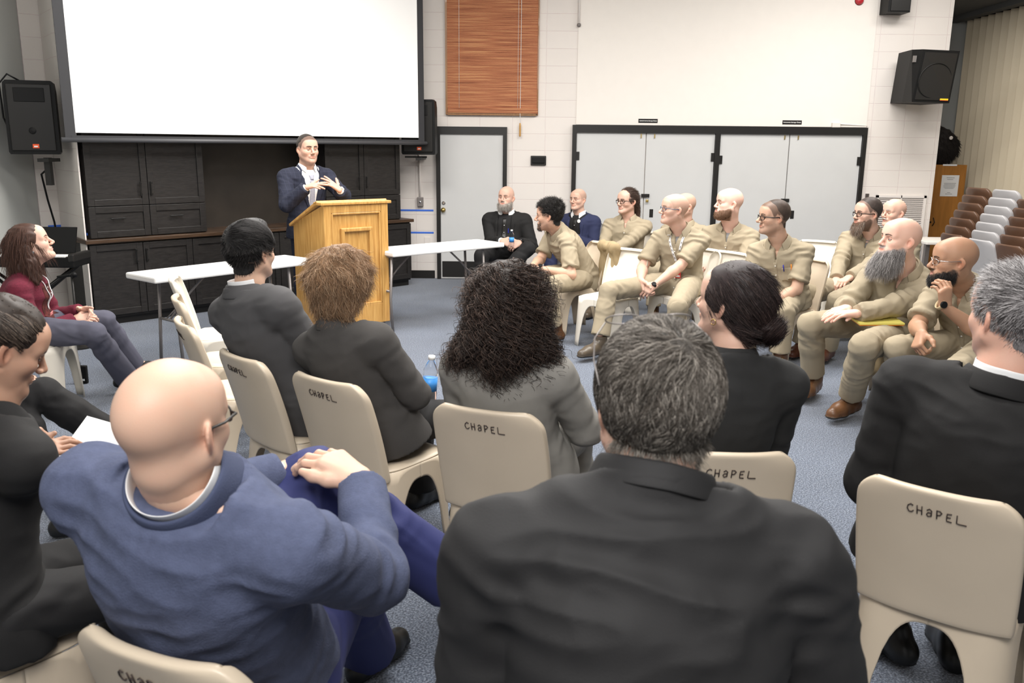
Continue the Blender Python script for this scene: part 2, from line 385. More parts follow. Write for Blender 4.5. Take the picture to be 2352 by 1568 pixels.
def hand_part(w, d, pn, side, curl=(30, 35, 20), spread=1.0, thumb=(.55, .75, -.25), tc=20, s=1.0, skin=(.75, .5, .38), fc=None, h=.0030, stub=None):
    """hand at wrist w; d towards the fingers, pn out of the palm, side +1 right / -1 left"""
    d = nrm(d); z = -nrm(np.asarray(pn, float)-d*np.dot(d, pn)); y = np.cross(z, d)*side; S = SDF()
    R = np.array([d, y, z])
    st = V(-.07, 0, 0) if stub is None else ((np.asarray(stub)-w)/s)@R.T
    st = nrm(st)*.075
    S.cone(st+V(0, .006, 0), (0, .007, 0), .024, .019); S.cone(st-V(0, .006, 0), (0, -.009, 0), .024, .018, k=.01)
    Y = (.028, .0095, -.010, -.028); X = (.088, .092, .087, .078); LN = ((.043, .026, .021), (.047, .030, .022), (.043, .028, .021), (.034, .021, .019)); rr = (.0092, .0093, .0088, .0078)
    cr = fc or [curl]*4
    tips = []
    for i in range(4):
        S.cone((.012, Y[i]*.55, 0), (X[i], Y[i], 0), .0150, .0118, k=.016)
        m = V(X[i], Y[i], -.001); a = 0; sp = math.radians((Y[i]*2.6)*100*spread*.9); p = m; b = [m]
        for q in range(3):
            a += math.radians(cr[i][q]); dd = V(math.cos(a)*math.cos(sp), math.cos(a)*math.sin(sp), -math.sin(a)); p = p+dd*LN[i][q]; b.append(p)
        S.chain(b, [rr[i]*1.08, rr[i], rr[i]*.92, rr[i]*.78], k=.0035)
        tips.append(b[-1])
    t0 = V(.016, .020, -.004); td = nrm(thumb); t1 = t0+td*.046; c_ = math.radians(tc)
    td2 = nrm(td*math.cos(c_)+V(.75, -.55, -.2)*math.sin(c_)); t2 = t1+td2*.034; td3 = nrm(td2*math.cos(c_)+V(.75, -.55, -.2)*math.sin(c_)); t3 = t2+td3*.027
    S.chain([t0, t1, t2, t3], [.0165, .0125, .0108, .0085], k=.014)
    S.ell((.045, .012, -.010), (.035, .022, .012), k=.012)
    v, f = S.mesh(h); sk = np.array(skin); col = np.tile(sk, (len(v), 1))
    for b in tips:
        m = np.clip(1-np.linalg.norm(v-b, axis=1)/.018, 0, 1)[:, None]*.5; col = col*(1-m)+sk*V(1.05, .80, .76)*m
    m = np.clip(nz(v, 60, 1)*.12+.03, 0, .3)[:, None]; col = col*(1-m)+sk*V(1.05, .78, .72)*m
    if side < 0: f = f[:, ::-1]
    return w+s*(v@R), f, col
def ik(a, b, l1, l2, pole):
    a = np.asarray(a, float); b = np.asarray(b, float); d = b-a; L = np.linalg.norm(d)
    if L > (l1+l2)*.995: b = a+d*((l1+l2)*.995/L); d = b-a; L = np.linalg.norm(d)
    n = d/L; x = (L*L+l1*l1-l2*l2)/(2*L); hh = math.sqrt(max(0, l1*l1-x*x)); p = np.asarray(pole, float); p = nrm(p-n*(p@n))
    return a+n*x+p*hh, b
ST_T = [-.30, -.12, 0, .15, .35, .6, .78, .9, 1.0, 1.08]
ST_A = [.155, .170, .172, .160, .150, .160, .168, .150, .095, .060]
ST_B = [.100, .118, .122, .115, .108, .115, .112, .095, .070, .058]
class Person:
    def __init__(s, label, head, yaw, neck, pel, tyaw, bs=1.0, hs=1.0, sh=None, sw=.185, shz=-.07, kn=None, an=None, toe=None, wr=None, pole=None, hands=None, skin=(.72, .47, .36),
                 fat=0, belly=0, fem=False, hd=None, arm=1.0, slump=.02, near=False, group=None, hunch=0):
        s.label = label; s.c = np.asarray(head, float); s.R = look(*yaw); s.neck = np.asarray(neck, float); s.pel = np.asarray(pel, float)
        s.bs, s.hs, s.skin, s.fat, s.belly, s.fem, s.slump, s.near = bs, hs, skin, fat, belly, fem, slump, near
        w = s.neck-s.pel; s.Lt = np.linalg.norm(w); w = w/s.Lt; f0 = look(tyaw)[0]; s.f0 = f0; f = nrm(f0-w*(f0@w)); l = np.cross(w, f); s.T = np.array([l, f, w])
        S = s.P(0, 0, 1)  # at neck
        if sh is None: sh = (s.P(-sw, -.01+hunch, 1+shz/s.Lt*1), s.P(sw, -.01+hunch, 1+shz/s.Lt))     # right, left
        s.sh = [np.asarray(q, float) for q in sh]
        s.hip = [s.P(-.085*bs, 0, 0), s.P(.085*bs, 0, 0)]
        s.kn = [np.asarray(q, float) for q in kn]; s.an = [np.asarray(q, float) for q in an]; s.toe = [nrm(V(*q, 0) if len(q) == 2 else q) for q in (toe or [f0[:2]]*2)]
        s.ua, s.fa = .285*bs*arm, .255*bs*arm; s.el = []; s.wr = []
        pole = pole or [-s.T[0]*.5-V(0, 0, 1)-f*.4, s.T[0]*.5-V(0, 0, 1)-f*.4]
        for i in (0, 1):
            e, b = ik(s.sh[i], wr[i], s.ua, s.fa, pole[i]); s.el.append(e); s.wr.append(b)
        s.hands = hands or [None, None]; s.hd = hd or {}; s.group = group
        s.kids = []
    def P(s, u, f, t): return s.pel+s.T[0]*u+s.T[1]*f+s.T[2]*(t*s.Lt)
    def tor(s, v): return (v-s.pel)@s.T.T*V(1, 1, 1)
    def torso(s, S, infl, t0=-.28, t1=1.06, k=.02, front=0, openw=None, flare=0, boxy=2.2):
        A = np.array(ST_A)*s.bs*(1 if not s.fem else .92)+s.fat*.6; B = np.array(ST_B)*s.bs*(1 if not s.fem else .92)+s.fat*.5
        tt = np.linspace(-.4, 1.2, 200); a = np.interp(tt, ST_T, A)+infl; b = np.interp(tt, ST_T, B)+infl
        ker = np.hanning(23); ker /= ker.sum(); a = np.convolve(np.pad(a, 11, 'edge'), ker, 'valid'); b = np.convolve(np.pad(b, 11, 'edge'), ker, 'valid')
        a = a+flare*np.clip(.25-tt, 0, 1); b = b+flare*np.clip(.25-tt, 0, 1)
        bel = s.belly*np.exp(-((tt-.22)/.25)**2); bust = (.03*np.exp(-((tt-.66)/.11)**2) if s.fem else .008*np.exp(-((tt-.7)/.15)**2))
        sp = -s.slump*np.sin(np.clip(tt, 0, 1)*math.pi)
        def f(P):
            q = (P-s.pel)@s.T.T; t = q[..., 2]/s.Lt; aa = np.interp(t, tt, a); bb = np.interp(t, tt, b); fr = q[..., 1]-np.interp(t, tt, sp)
            fb = np.where(fr > 0, bb+np.interp(t, tt, bel+bust)+front, bb); e = ((np.abs(q[..., 0])/aa)**boxy+(np.abs(fr)/fb)**boxy)**(1/boxy)
            d = (e-1)*np.minimum(aa, fb)*.92
            d = np.maximum(d, (t-t1)*s.Lt); d = np.maximum(d, (t0-t)*s.Lt)
            return d
        m = .36*s.bs+s.belly+abs(s.fat)+flare; pts = [s.P(0, 0, t0), s.P(0, 0, t1)]
        S.fn(np.minimum(*pts)-m*.75, np.maximum(*pts)+m*.75, f, k)
    def carve(s, S, hw, tb, tt=1.15, back=False):
        """cut the front opening: hw(t) half-width"""
        def f(P):
            q = (P-s.pel)@s.T.T; t = q[..., 2]/s.Lt; w = np.interp(t, *hw)
            return np.maximum(np.maximum(np.abs(q[..., 0])-w, .03-q[..., 1]), np.maximum((tb-t)*s.Lt, -w*5+.0))
        S.fn(s.pel-1, s.neck+1, f, .004, 's')
    def shoulders(s, S, infl, r0=.050, r1=.050, k=.05):
        m = s.P(0, -.015, .90); m2 = s.P(0, -.012, 1.04)
        for q in s.sh:
            S.cone(m+(q-m)*.25, q, r0*s.bs+infl, r1*s.bs+infl*.8, k)
            S.cone(m2, q+(m2-q)*.22, .044*s.bs+infl*.5, .040*s.bs+infl*.7, .045)
        S.cone(s.P(0, -.012, .9), s.P(0, -.008, 1.05), .07*s.bs+infl, .054*s.bs+infl*.4, .03)
    def necktrim(s, S, h):
        """cut the garment off round the neck, lower in front"""
        ax = nrm(nrm((s.c-s.R[2]*.10*s.hs-s.R[0]*.02)-s.neck)*.5+s.T[2]*.5-s.T[1]*.12); f = nrm(s.T[1]-ax*(s.T[1]@ax))
        def g(Q):
            q = Q-s.neck; z = q@ax; y = q@f; rad = np.sqrt(np.maximum(0, (q**2).sum(-1)-z*z))
            return np.maximum(np.maximum(h-.50*np.clip(y, -.1, .1)-z, rad-.118), z-.3)
        S.fn(s.neck-.28, s.neck+.28, g, .006, 's')
    def arm(s, S, infl, upto='wrist', k=.03, flare=0):
        b = s.bs*(.9 if s.fem else 1.0); g = s.fat*.25
        for i in (0, 1):
            a, e, w = s.sh[i], s.el[i], s.wr[i]
            if upto == 'short':
                p = a+(e-a)*.80; S.cone(a, a+(e-a)*.1, .054*b+infl+g, .054*b+infl+g, k); S.cone(a, p, .052*b+infl+g, .056*b+infl+g+flare, .008, cut=0)
            else:
                S.cone(a, a+(e-a)*.12, .054*b+infl+g, .053*b+infl+g, k); S.cone(a, e, .053*b+infl+g, .043*b+infl+g*.6, .008); n = nrm(w-e); w2 = w-n*(.012 if upto == 'wrist' else 0)
                S.cone(e, w2, .043*b+infl+g*.6, .029*b+infl+flare, .02, cut=0)
    def legs(s, S, infl, flare=.0, cut=.045):
        b = s.bs; g = s.fat*.5
        S.ell(s.pel-V(0, 0, .0), V(.165*b+g, .135*b+g, .092*b)+infl, R=s.T if abs(s.T[2][2]) > .7 else None, k=.02)
        for i in (0, 1):
            hp, kn, an = s.hip[i], s.kn[i], s.an[i]; n = nrm(an-kn)
            S.cone(hp, kn, .083*b+infl+g, .056*b+infl+g*.4, .045)
            c = kn+(an-kn)*.35; S.cone(kn, c, .056*b+infl+g*.4, .054*b+infl+g*.3, .015); S.cone(c, an-n*cut, .054*b+infl+g*.3, .038*b+infl+flare, .03, cut=0)
    def body(s, m, arms='hidden', h=.0036, hh=.0030, trim=None):
        parts = []; s.hargs = dict(s.hd)
        nk = s.neck+s.T[2]*(-.03)
        v, f, c = head_part(s.R, s.c, s.hs, skin=s.skin, fem=s.fem, h=h, neck=nk, **{k: x for k, x in s.hargs.items() if k in ('fat', 'jaw', 'nose', 'hairc', 'scalp', 'beard', 'beardc', 'gaze', 'age', 'lipc', 'brow')})
        s.hv = v; parts.append((s.c+s.hs*(v@s.R), f, c))
        S = SDF(); s.torso(S, -.018, -.2, .92, 0); s.shoulders(S, -.028, k=.03); s.arm(S, -.012, 'full'); s.legs(S, -.010, cut=0)
        for i in (0, 1): S.cone(s.an[i], s.an[i]+s.toe[i]*.10-V(0, 0, .03), .035, .025, .02)
        v, f = S.mesh(.014); parts.append((v, f, s.skin))
        if arms != 'hidden':
            S = SDF(); b = s.bs
            for i in (0, 1):
                a, e, w = s.sh[i], s.el[i], s.wr[i]; n = nrm(w-e)
                S.cone(a+(e-a)*.4, e, .050*b, .040*b, .03); q = e+(w-e)*.3
                S.cone(e, q, .040*b, .043*b, .02); S.cone(q, w, .043*b, .025*b, .02)
            v, f = S.mesh(.005); parts.append((v, f, s.skin))
        for i, hd in enumerate(s.hands):
            if hd is None: hd = {}
            side = 1 if i == 0 else -1; dd = nrm(hd.get('d', s.wr[i]-s.el[i])); pn = hd.get('pn', V(0, 0, -1)+.01*dd)
            kw = {k: x for k, x in hd.items() if k not in ('d', 'pn')}
            parts.append(hand_part(s.wr[i], dd, pn, side, s=s.bs*(.92 if s.fem else 1.02), skin=s.skin, h=hh, stub=s.el[i], **kw))
        v, f, c = cat(parts); s.o = mesh_obj('person', v, f, m, col=c); tag(s.o, s.label, 'person', s.group)
        return s.o
    def wear(s, name, S, m, h=None, fold=.004, label=None, rib=None):
        h = h or (.008 if s.near else .009); v, f = S.mesh(h)
        if len(v) == 0: return None
        n = normals(v, f); t = s.tor(v)
        # cloth folds: diagonal waves over the trunk, tighter rings at elbows and knees
        d = nz(np.stack([t[:, 0]*1.0+t[:, 2]*.8, t[:, 1], t[:, 2]*2.2-t[:, 0]*.6], 1), 9, 3); d = 1-np.abs(d)*1.2
        amp = fold*(.55+.45*np.sin(t[:, 2]*11+2)); dis = (d-.4)*amp+(1-np.abs(nz(np.stack([t[:, 0]*1.3-t[:, 2]*1.2, t[:, 1], t[:, 2]*1.3+t[:, 0]*.9], 1), 21, 6))*1.4)*fold*.35
        dis = dis*np.clip((t[:, 2]+.04)/.10, 0, 1)
        for J, A, B, g in [(s.el[0], s.sh[0], s.wr[0], 1), (s.el[1], s.sh[1], s.wr[1], 1), (s.kn[0], s.hip[0], s.an[0], 1.1), (s.kn[1], s.hip[1], s.an[1], 1.1), (s.hip[0], s.neck, s.kn[0], 1.2), (s.hip[1], s.neck, s.kn[1], 1.2), (s.sh[0], s.el[0], s.neck, .8), (s.sh[1], s.el[1], s.neck, .8)]:
            r = v-J; w = np.exp(-((np.linalg.norm(r, axis=1)/(.10*g))**2)); ax = nrm(B-A); pole = nrm(J-(A+B)/2+1e-6); tt_ = r@ax; inn = np.clip(.6-(r@pole)/.07, 0, 1.4)
            dis += w*(inn+.3)*fold*1.1*np.sin(tt_*80/g+nz(r, 13, 1)*2.6)
        for A, B in ((s.kn[0], s.an[0]), (s.kn[1], s.an[1]), (s.hip[0], s.kn[0]), (s.hip[1], s.kn[1])):   # long drags down the legs
            ax = nrm(B-A); r = v-A; q = r-np.outer(r@ax, ax); L = np.linalg.norm(B-A); w = np.exp(-((np.linalg.norm(q, axis=1)/.09)**4))*((r@ax) > 0)*((r@ax) < L*1.05)
            dis += w*(np.abs(nz(np.concatenate([q*2.2, ], 1)+np.outer(r@ax, ax)*.45, 13, 5))-.3)*-fold*1.1
        v = v+n*dis[:, None]; v = v+.0
        o = mesh_obj(name, v, f, m, s.o, attrs={'tor': s.tor(v)})
        if label: o['label'] = label
        s.last = (v, f); return o
    def bvh(s):
        v, f = s.last; bad = np.zeros(len(v), bool)
        for a, b, r0 in ((s.el[0], s.wr[0], .085), (s.el[1], s.wr[1], .085), (s.sh[0]+(s.el[0]-s.sh[0])*.35, s.el[0], .075), (s.sh[1]+(s.el[1]-s.sh[1])*.35, s.el[1], .075)):
            d = b-a; tt = np.clip((v-a)@d/(d@d), 0, 1); bad |= np.linalg.norm(v-a-tt[:, None]*d, axis=1) < r0*s.bs+s.fat*.3
        f = f[~bad[f].any(1)]; s.flat = s.P
        return BVHTree.FromPolygons([tuple(q) for q in v.tolist()], f.tolist())
    def cast(s, T, u, t, off=.003, side=1, f0=.5):
        o = s.P(u, f0*side, t); r = T.ray_cast(Vector(o), Vector(-s.T[1]*side), 1.5)
        if r[0] is None or (Vector(s.P(u, 0, t))-r[0]).dot(Vector(s.T[1]))*side > -.05: return s.P(u, (.12+s.belly*math.exp(-((t-.22)/.25)**2))*side, t)
        return np.array(r[0])+s.T[1]*side*off
    def patch(s, name, T, quad, m, nu=8, nt=8, off=.0015, th=.0015, side=1, bulge=0, label=None):
        """cloth piece laid on the trunk; quad = 4 corners (u,t) bottom-left, bottom-right, top-right, top-left"""
        q = np.array(quad, float); G = []
        for j in range(nt+1):
            b = j/nt; row = []
            for i in range(nu+1):
                a = i/nu; p = (q[0]*(1-a)+q[1]*a)*(1-b)+(q[3]*(1-a)+q[2]*a)*b
                row.append(s.cast(T, p[0], p[1], off+bulge*math.sin(a*math.pi)*math.sin(b*math.pi), side))
            G.append(row)
        mb = MB().grid(G); o = mb.obj(name, m, s.o, smooth=True, solid=th, off=0)
        if label: o['label'] = label
        v = np.array(mb.v); a = o.data.attributes.new('tor', 'FLOAT_VECTOR', 'POINT'); a.data.foreach_set('vector', s.tor(v).astype(np.float32).reshape(-1)); return o
    def collar(s, name, m, r=.069, h0=.012, hi=.034, out=.016, drop=.030, pt=.03, gap=.9, back=0.0, th=.003, stand=False, yscale=1.0, tip=None):
        """folded collar round the neck, open at the front"""
        ax = nrm((s.c-s.R[2]*.10*s.hs-s.R[0]*.02)-s.neck); ax = nrm(ax*.5+s.T[2]*.5-s.T[1]*.12); f = nrm(s.T[1]-ax*(s.T[1]@ax)); l = np.cross(ax, f); b = s.bs*(.9 if s.fem else 1)
        c0 = s.neck+ax*h0+f*(.008+back); G = []; n = 41
        for i in range(n):
            ph = -math.pi+gap+(2*math.pi-2*gap)*i/(n-1); ph = ph if True else ph     # angle from the back
            e = abs(ph)/(math.pi-gap); R0 = r*b
            def pt_(rad, z): return c0-f*math.cos(ph)*rad*1.02*yscale+l*math.sin(ph)*rad+ax*z
            fr = max(0, e-.55)/.45; dz = -.030*fr*fr-.012*e
            row = [pt_(R0+.004, -.012+dz), pt_(R0-.001, hi*.6+dz), pt_(R0, hi+dz)]
            if not stand: row += [pt_(R0+.005, hi+.001+dz), pt_(R0+out*.7, hi*.35+dz-.1*drop), pt_(R0+out+fr*.006, hi-drop-pt*fr**2+dz)]
            G.append(row)
        mb = MB().grid(np.array(G)); o = mb.obj(name, m, s.o, smooth=True, solid=th, sub=1, off=0); return o
    def shoe(s, i, m, col, sole, boot=False, lace=None, heel=.0, s_=1.0):
        a = s.an[i]; d = s.toe[i]; fl = nrm(V(d[0], d[1], 0)); n = s.hu[i] if hasattr(s, 'hu') else V(0, 0, 1)
        R = frame(d, n); S = SDF(); b = s.bs*s_
        S.chain([(-.055*b, 0, -.045), (.02*b, 0, -.048), (.10*b, 0, -.052), (.155*b, 0, -.056)], [.034*b, .036*b, .042*b, .034*b], k=.02)
        S.cone((-.035*b, 0, -.03), (-.02*b, 0, .015), .036*b, .040*b if boot else .034*b, k=.03)
        if boot: S.cone((-.02*b, 0, .01), (-.018*b, 0, .065), .042*b, .046*b, k=.02, cut=0)
        S.cone((.0, 0, .0), (.09*b, 0, -.035), .032*b, .028*b, k=.03)
        S.fn((-.2, -.2, -.3), (.3, .2, -.080), lambda P: P[..., 2]+.080, .004, 's')
        v, f = S.mesh(.0055); c = np.tile(np.array(col, float), (len(v), 1)); w = v[:, 2] < -.066
        v[w, 1] *= 1.08; v[w, 0] = v[w, 0]*1.03; c[w] = sole; c *= (1+.12*nz(v, 40, 1))[:, None]
        vw = a+v@R; o = mesh_obj('shoe', vw, f, m, s.o, col=c)
        if lace is not None:
            mb = MB()
            for q in range(5):
                x = .012+q*.017; z = .014-q*.0125+(.01 if boot else 0)*0; mb.tube([a+V(x, y, z+.034-abs(y)*22*abs(y)*.9)@R for y in np.linspace(-.021, .021, 7)], .0022, 5)
            for y in (-1, 1): mb.tube([a+V(.01+.02*math.sin(t), y*(.006+.028*math.sin(t*.9)), -.0+.050-.012*t)@R for t in np.linspace(0, 3, 12)], .0020, 5)
            mb.obj('lace', lace, o, smooth=True)
        return o
    def hw(s, p): return s.c+s.hs*(np.asarray(p)@s.R)
    def glasses(s, m, rim=.0016, thin=False, halfrim=False, lens=None):
        mb = MB()
        for y in (-1, 1):
            L = [s.hw((.107-.0015*math.cos(t)*0-.012*(max(0, math.cos(t)*1)), y*(.032+.0235*np.sign(math.cos(t))*abs(math.cos(t))**.7), -.001+.0155*np.sign(math.sin(t))*abs(math.sin(t))**.7)) for t in np.linspace(0, 2*math.pi, 25)[:-1]]
            mb.tube(L, rim, 5, closed=True); mb.tube([s.hw((.095, y*.056, .006)), s.hw((.085, y*.073, .008)), s.hw((.04, y*.079, .006)), s.hw((0, y*.081, .010)), s.hw((-.018, y*.083, -.006))], rim*1.2, 5)
        mb.tube([s.hw((.107, -.009, .003)), s.hw((.110, 0, .006)), s.hw((.107, .009, .003))], rim, 5)
        o = mb.obj('glasses', m, s.o, smooth=True); return o
    def watch(s, i, m, mface, off=.03):
        w, e = s.wr[i], s.el[i]; n = nrm(e-w); c = w+n*off; up = s.hands[i].get('pn', V(0, 0, -1)) if s.hands[i] else V(0, 0, -1); z = -nrm(np.asarray(up)-n*(np.asarray(up)@n)); y = np.cross(n, z); mb = MB()
        G = [[c+n*a*.010+(.0285*math.cos(t)*z+.030*math.sin(t)*y)*s.bs for a in (-1, 1)] for t in np.linspace(0, 2*math.pi, 25)]
        mb.grid(G); o = mb.obj('watch', m, s.o, smooth=True, solid=.003, off=1)
        MB().lathe([(0.0, .0), (.019, .0), (.019, .009), (.016, .011), (0, .011)], c+z*.026*s.bs, z, 20).obj('watch_face', mface, o, smooth=False)
        return o
# ---------------------------------------------------------------- hair
def cap_part(s, t=.012, rec=0, top=None, h=.0045, lump=.003, ext=None, lo=0.0):
    """hair mass over the skull in head coordinates"""
    S = SDF()
    def f(P):
        q = P.reshape(-1, 3); tt = np.full(len(q), t) if top is None else t+(top-t)*np.clip((q[:, 2]-.02)/.10, 0, 1)
        rad = np.stack([.100+tt, .076+tt, .088+tt], 1); d = q-V(-.014, 0, .038); k0 = np.sqrt(((d/rad)**2).sum(1)); k1 = np.sqrt(((d/rad**2)**2).sum(1))
        d = k0*(k0-1)/np.maximum(k1, 1e-6)-lump*nz(q, 38, 2); hl = hairline(q, rec)+lo
        nk = np.linalg.norm(q[:, :2]-V(-.03, 0), axis=1)-.056
        d2 = np.where(q[:, 2] < -.03, np.minimum(d, np.maximum(nk-t*.5, q[:, 2]+.0)), d)
        return np.maximum(d2, -hl*.8).reshape(P.shape[:-1])
    S.fn((-.17, -.13, -.13), (.14, .13, .19), f)
    if ext: ext(S)
    return S.mesh(h)
def strands(s, name, m, col, N, length, seg=8, rad=.0009, flow=(-1, 0, -.5), lift=.4, grav=.0, curl=0, cf=3, src=None, jit=.25, colv=.25, part=None, off=0, clump=0, avoid=True, region=None, c2=None, p2=.3, seed=1, taper=.25, parent=None, growth=None, hug=None):
    """many thin locks as one mesh; src = (verts, normals) in head coordinates"""
    rg = np.random.default_rng(seed); v, n = src; w = region(v) if region is not None else np.ones(len(v)); w = np.clip(w, 0, None); ids = rg.choice(len(v), N, p=w/w.sum())
    p = v[ids]+rg.normal(size=(N, 3))*.002; nn = n[ids]; L = length*(1+rg.uniform(-.3, .25, N))
    if growth is not None: L = L*growth(p)
    fl = flow(p) if callable(flow) else np.tile(np.array(flow, float), (N, 1))
    fl = fl/np.maximum(1e-6, np.linalg.norm(fl, axis=1))[:, None]; fl = fl-nn*(fl*nn).sum(1)[:, None]*(.85 if avoid else 0); fl /= np.maximum(1e-6, np.linalg.norm(fl, axis=1))[:, None]
    d = fl+nn*lift+rg.normal(size=(N, 3))*jit; d /= np.linalg.norm(d, axis=1)[:, None]
    if clump: cj = nz(p, 60, 3)[:, None]*np.cross(nn, d)*clump; d = d+cj; d /= np.linalg.norm(d, axis=1)[:, None]
    pts = [p-nn*.003]; st = (L/seg)[:, None]; ph = rg.uniform(0, 6.28, N); up = s.R[2] if False else None
    gl = (V(0, 0, -1)@s.R.T)
    for i in range(seg):
        d = d+gl*grav/seg; d /= np.linalg.norm(d, axis=1)[:, None]; q = pts[-1]+d*st
        if avoid:
            e = (q-V(-.012, 0, .03))/V(.104+off, .081+off, .094+off); r = np.linalg.norm(e, axis=1); m_ = (r < 1)&(q[:, 2] > -.05); q[m_] = (e[m_]/r[m_][:, None])*V(.104+off, .081+off, .094+off)+V(-.012, 0, .03)
        if hug is not None:
            cc_, rr_ = V(-.014, 0, .035), V(.100+off+hug, .077+off+hug, .090+off+hug); e = (q-cc_)/rr_; r = np.linalg.norm(e, axis=1); m_ = (r > 1)&(q[:, 2] > -.04); q[m_] = (e[m_]/r[m_][:, None])*rr_+cc_
            d = q-pts[-1]; d /= np.maximum(1e-6, np.linalg.norm(d, axis=1))[:, None]
        pts.append(q)
    Pt = np.stack(pts, 1)
    if curl:
        a = np.cross(d, nn); a /= np.maximum(1e-6, np.linalg.norm(a, axis=1))[:, None]; b = np.cross(d, a); t = np.linspace(0, 1, seg+1)[None, :]
        cfv = (cf*(L/np.mean(L))*rg.uniform(.7, 1.3, N))[:, None]; am = curl*np.minimum(1, t*4)*rg.uniform(.5, 1.4, N)[:, None]
        Pt = Pt+a[:, None]*(am*np.sin(cfv*t*6.28+ph[:, None]))[..., None]+b[:, None]*(am*np.cos(cfv*t*6.28+ph[:, None]))[..., None]
    W = s.c+s.hs*(Pt@s.R) if parent is None else Pt
    T = np.gradient(W, axis=1); T /= np.maximum(1e-9, np.linalg.norm(T, axis=2))[..., None]; U = np.cross(T, V(.3, .5, .81)); U /= np.maximum(1e-9, np.linalg.norm(U, axis=2))[..., None]; X = np.cross(T, U)
    tp = (rad*(1-(1-taper)*np.linspace(0, 1, seg+1)**1.5))[None, :, None]
    ring = np.stack([W+tp*(math.cos(a)*U+math.sin(a)*X) for a in (0, 2.09, 4.19)], 2)      # N,seg+1,3,3
    vs = ring.reshape(-1, 3); base = np.arange(N)[:, None, None]*(seg+1)*3; i = np.arange(seg)[None, :, None]*3; k = np.arange(3)[None, None, :]
    f = np.stack([base+i+k, base+i+(k+1) % 3, base+i+3+(k+1) % 3, base+i+3+k], -1).reshape(-1, 4)
    c = np.array(col, float)[None]*(1+colv*rg.normal(size=(N, 1))); 
    if c2 is not None: mk = rg.uniform(size=N) < (p2(p) if callable(p2) else p2); c[mk] = np.array(c2)*(1+colv*rg.normal(size=(mk.sum(), 1)))
    c = np.clip(c, .003, 1); cc = np.repeat(c, (seg+1)*3, 0)
    o = mesh_obj(name, vs, f, m, s.o, col=cc); return o
def hair_obj(s, name, vf, m, col, var=.2):
    v, f = vf; c = np.array(col)[None]*(1+var*nz(v, 90, 4)[:, None]); return mesh_obj(name, s.hw(v), f, m, s.o, col=np.clip(c, .003, 1))
# ---------------------------------------------------------------- surfaces
def block_mat(name, col, line):
    m = mat(name, col, .75, var=.02, vscale=3); N = m.node_tree.nodes; L = m.node_tree.links; b = N['Principled BSDF']
    tc = N.new('ShaderNodeTexCoord'); sp = N.new('ShaderNodeSeparateXYZ'); cb = N.new('ShaderNodeCombineXYZ'); L.new(tc.outputs['Object'], sp.inputs[0]); L.new(sp.outputs[0], cb.inputs[0]); L.new(sp.outputs[2], cb.inputs[1])
    br = N.new('ShaderNodeTexBrick'); L.new(cb.outputs[0], br.inputs['Vector']); br.offset = 0; br.inputs['Scale'].default_value = 1; br.inputs['Brick Width'].default_value = .40; br.inputs['Row Height'].default_value = .2; br.inputs['Mortar Size'].default_value = .0035; br.inputs['Mortar Smooth'].default_value = .6; br.inputs['Bias'].default_value = 0
    br.inputs['Color1'].default_value = (*col, 1); br.inputs['Color2'].default_value = (*[c*1.02 for c in col], 1); br.inputs['Mortar'].default_value = (*line, 1)
    L.new(br.outputs['Color'], b.inputs['Base Color'])
    bp = N.new('ShaderNodeBump'); bp.invert = True; bp.inputs['Strength'].default_value = .6; bp.inputs['Distance'].default_value = .006; L.new(br.outputs['Fac'], bp.inputs['Height'])
    n = N.new('ShaderNodeTexNoise'); n.inputs['Scale'].default_value = 120; L.new(tc.outputs['Object'], n.inputs['Vector']); b2 = N.new('ShaderNodeBump'); b2.inputs['Strength'].default_value = .12; b2.inputs['Distance'].default_value = .003
    L.new(n.outputs['Fac'], b2.inputs['Height']); L.new(b2.outputs[0], bp.inputs['Normal']); L.new(bp.outputs[0], b.inputs['Normal']); return m
M = {}
M['block'] = block_mat('painted_block', (.74, .69, .645), (.80, .70, .68)); M['plaster'] = mat('plaster', (.80, .755, .70), .8, var=.01)
M['side'] = mat('side_paint', (.46, .47, .45), .8); M['ceil'] = mat('ceiling_paint', (.8, .78, .75), .9); M['soffit'] = mat('soffit', (.10, .10, .095), .8)
M['door'] = mat('door_paint', (.57, .57, .56), .45, var=.02, vscale=3); M['black'] = mat('black_paint', (.016, .015, .014), .35, spec=.4); M['blackm'] = mat('black_plastic', (.006, .006, .006), .5, spec=.25)
M['cab'] = mat('black_stained_wood', (.017, .015, .014), .42, var=.35, vscale=14, stretch=(1, 1, 6), bump=.12, bscale=40); M['cabhl'] = mat('dark_metal', (.02, .02, .02), .3, metal=.5)
M['ctop'] = mat('dark_wood_top', (.055, .030, .016), .4, var=.5, vscale=10, stretch=(.6, .6, 8))
M['splash'] = mat('splash', (.030, .024, .019), .38, var=.3, vscale=3)
M['screen'] = mat('projection_cloth', (.90, .90, .885), .9); M['sborder'] = mat('screen_border', (.030, .030, .033), .7); M['bar'] = mat('screen_bar', (.07, .07, .075), .45)
M['tape'] = mat('blue_tape', (.05, .16, .65), .7); M['steel'] = mat('grey_steel', (.24, .22, .21), .45, metal=.6); M['chrome'] = mat('chrome', (.6, .6, .6), .2, metal=1); M['brass'] = mat('brass', (.45, .33, .12), .35, metal=.9)
M['white'] = mat('white_plastic', (.85, .84, .81), .4); M['wplate'] = mat('wall_plate', (.75, .70, .66), .5); M['red'] = mat('red_plastic', (.45, .02, .03), .3)
M['chair'] = mat('beige_moulded_plastic', (.60, .505, .385), .36, var=.03, vscale=5, bump=.03, bscale=200); M['chairw'] = mat('ivory_moulded_plastic', (.74, .69, .60), .36, var=.02, vscale=5)
M['chairb'] = mat('brown_moulded_plastic', (.115, .06, .036), .34, var=.08, vscale=5); M['chairg'] = mat('grey_moulded_plastic', (.43, .42, .425), .34, var=.03)
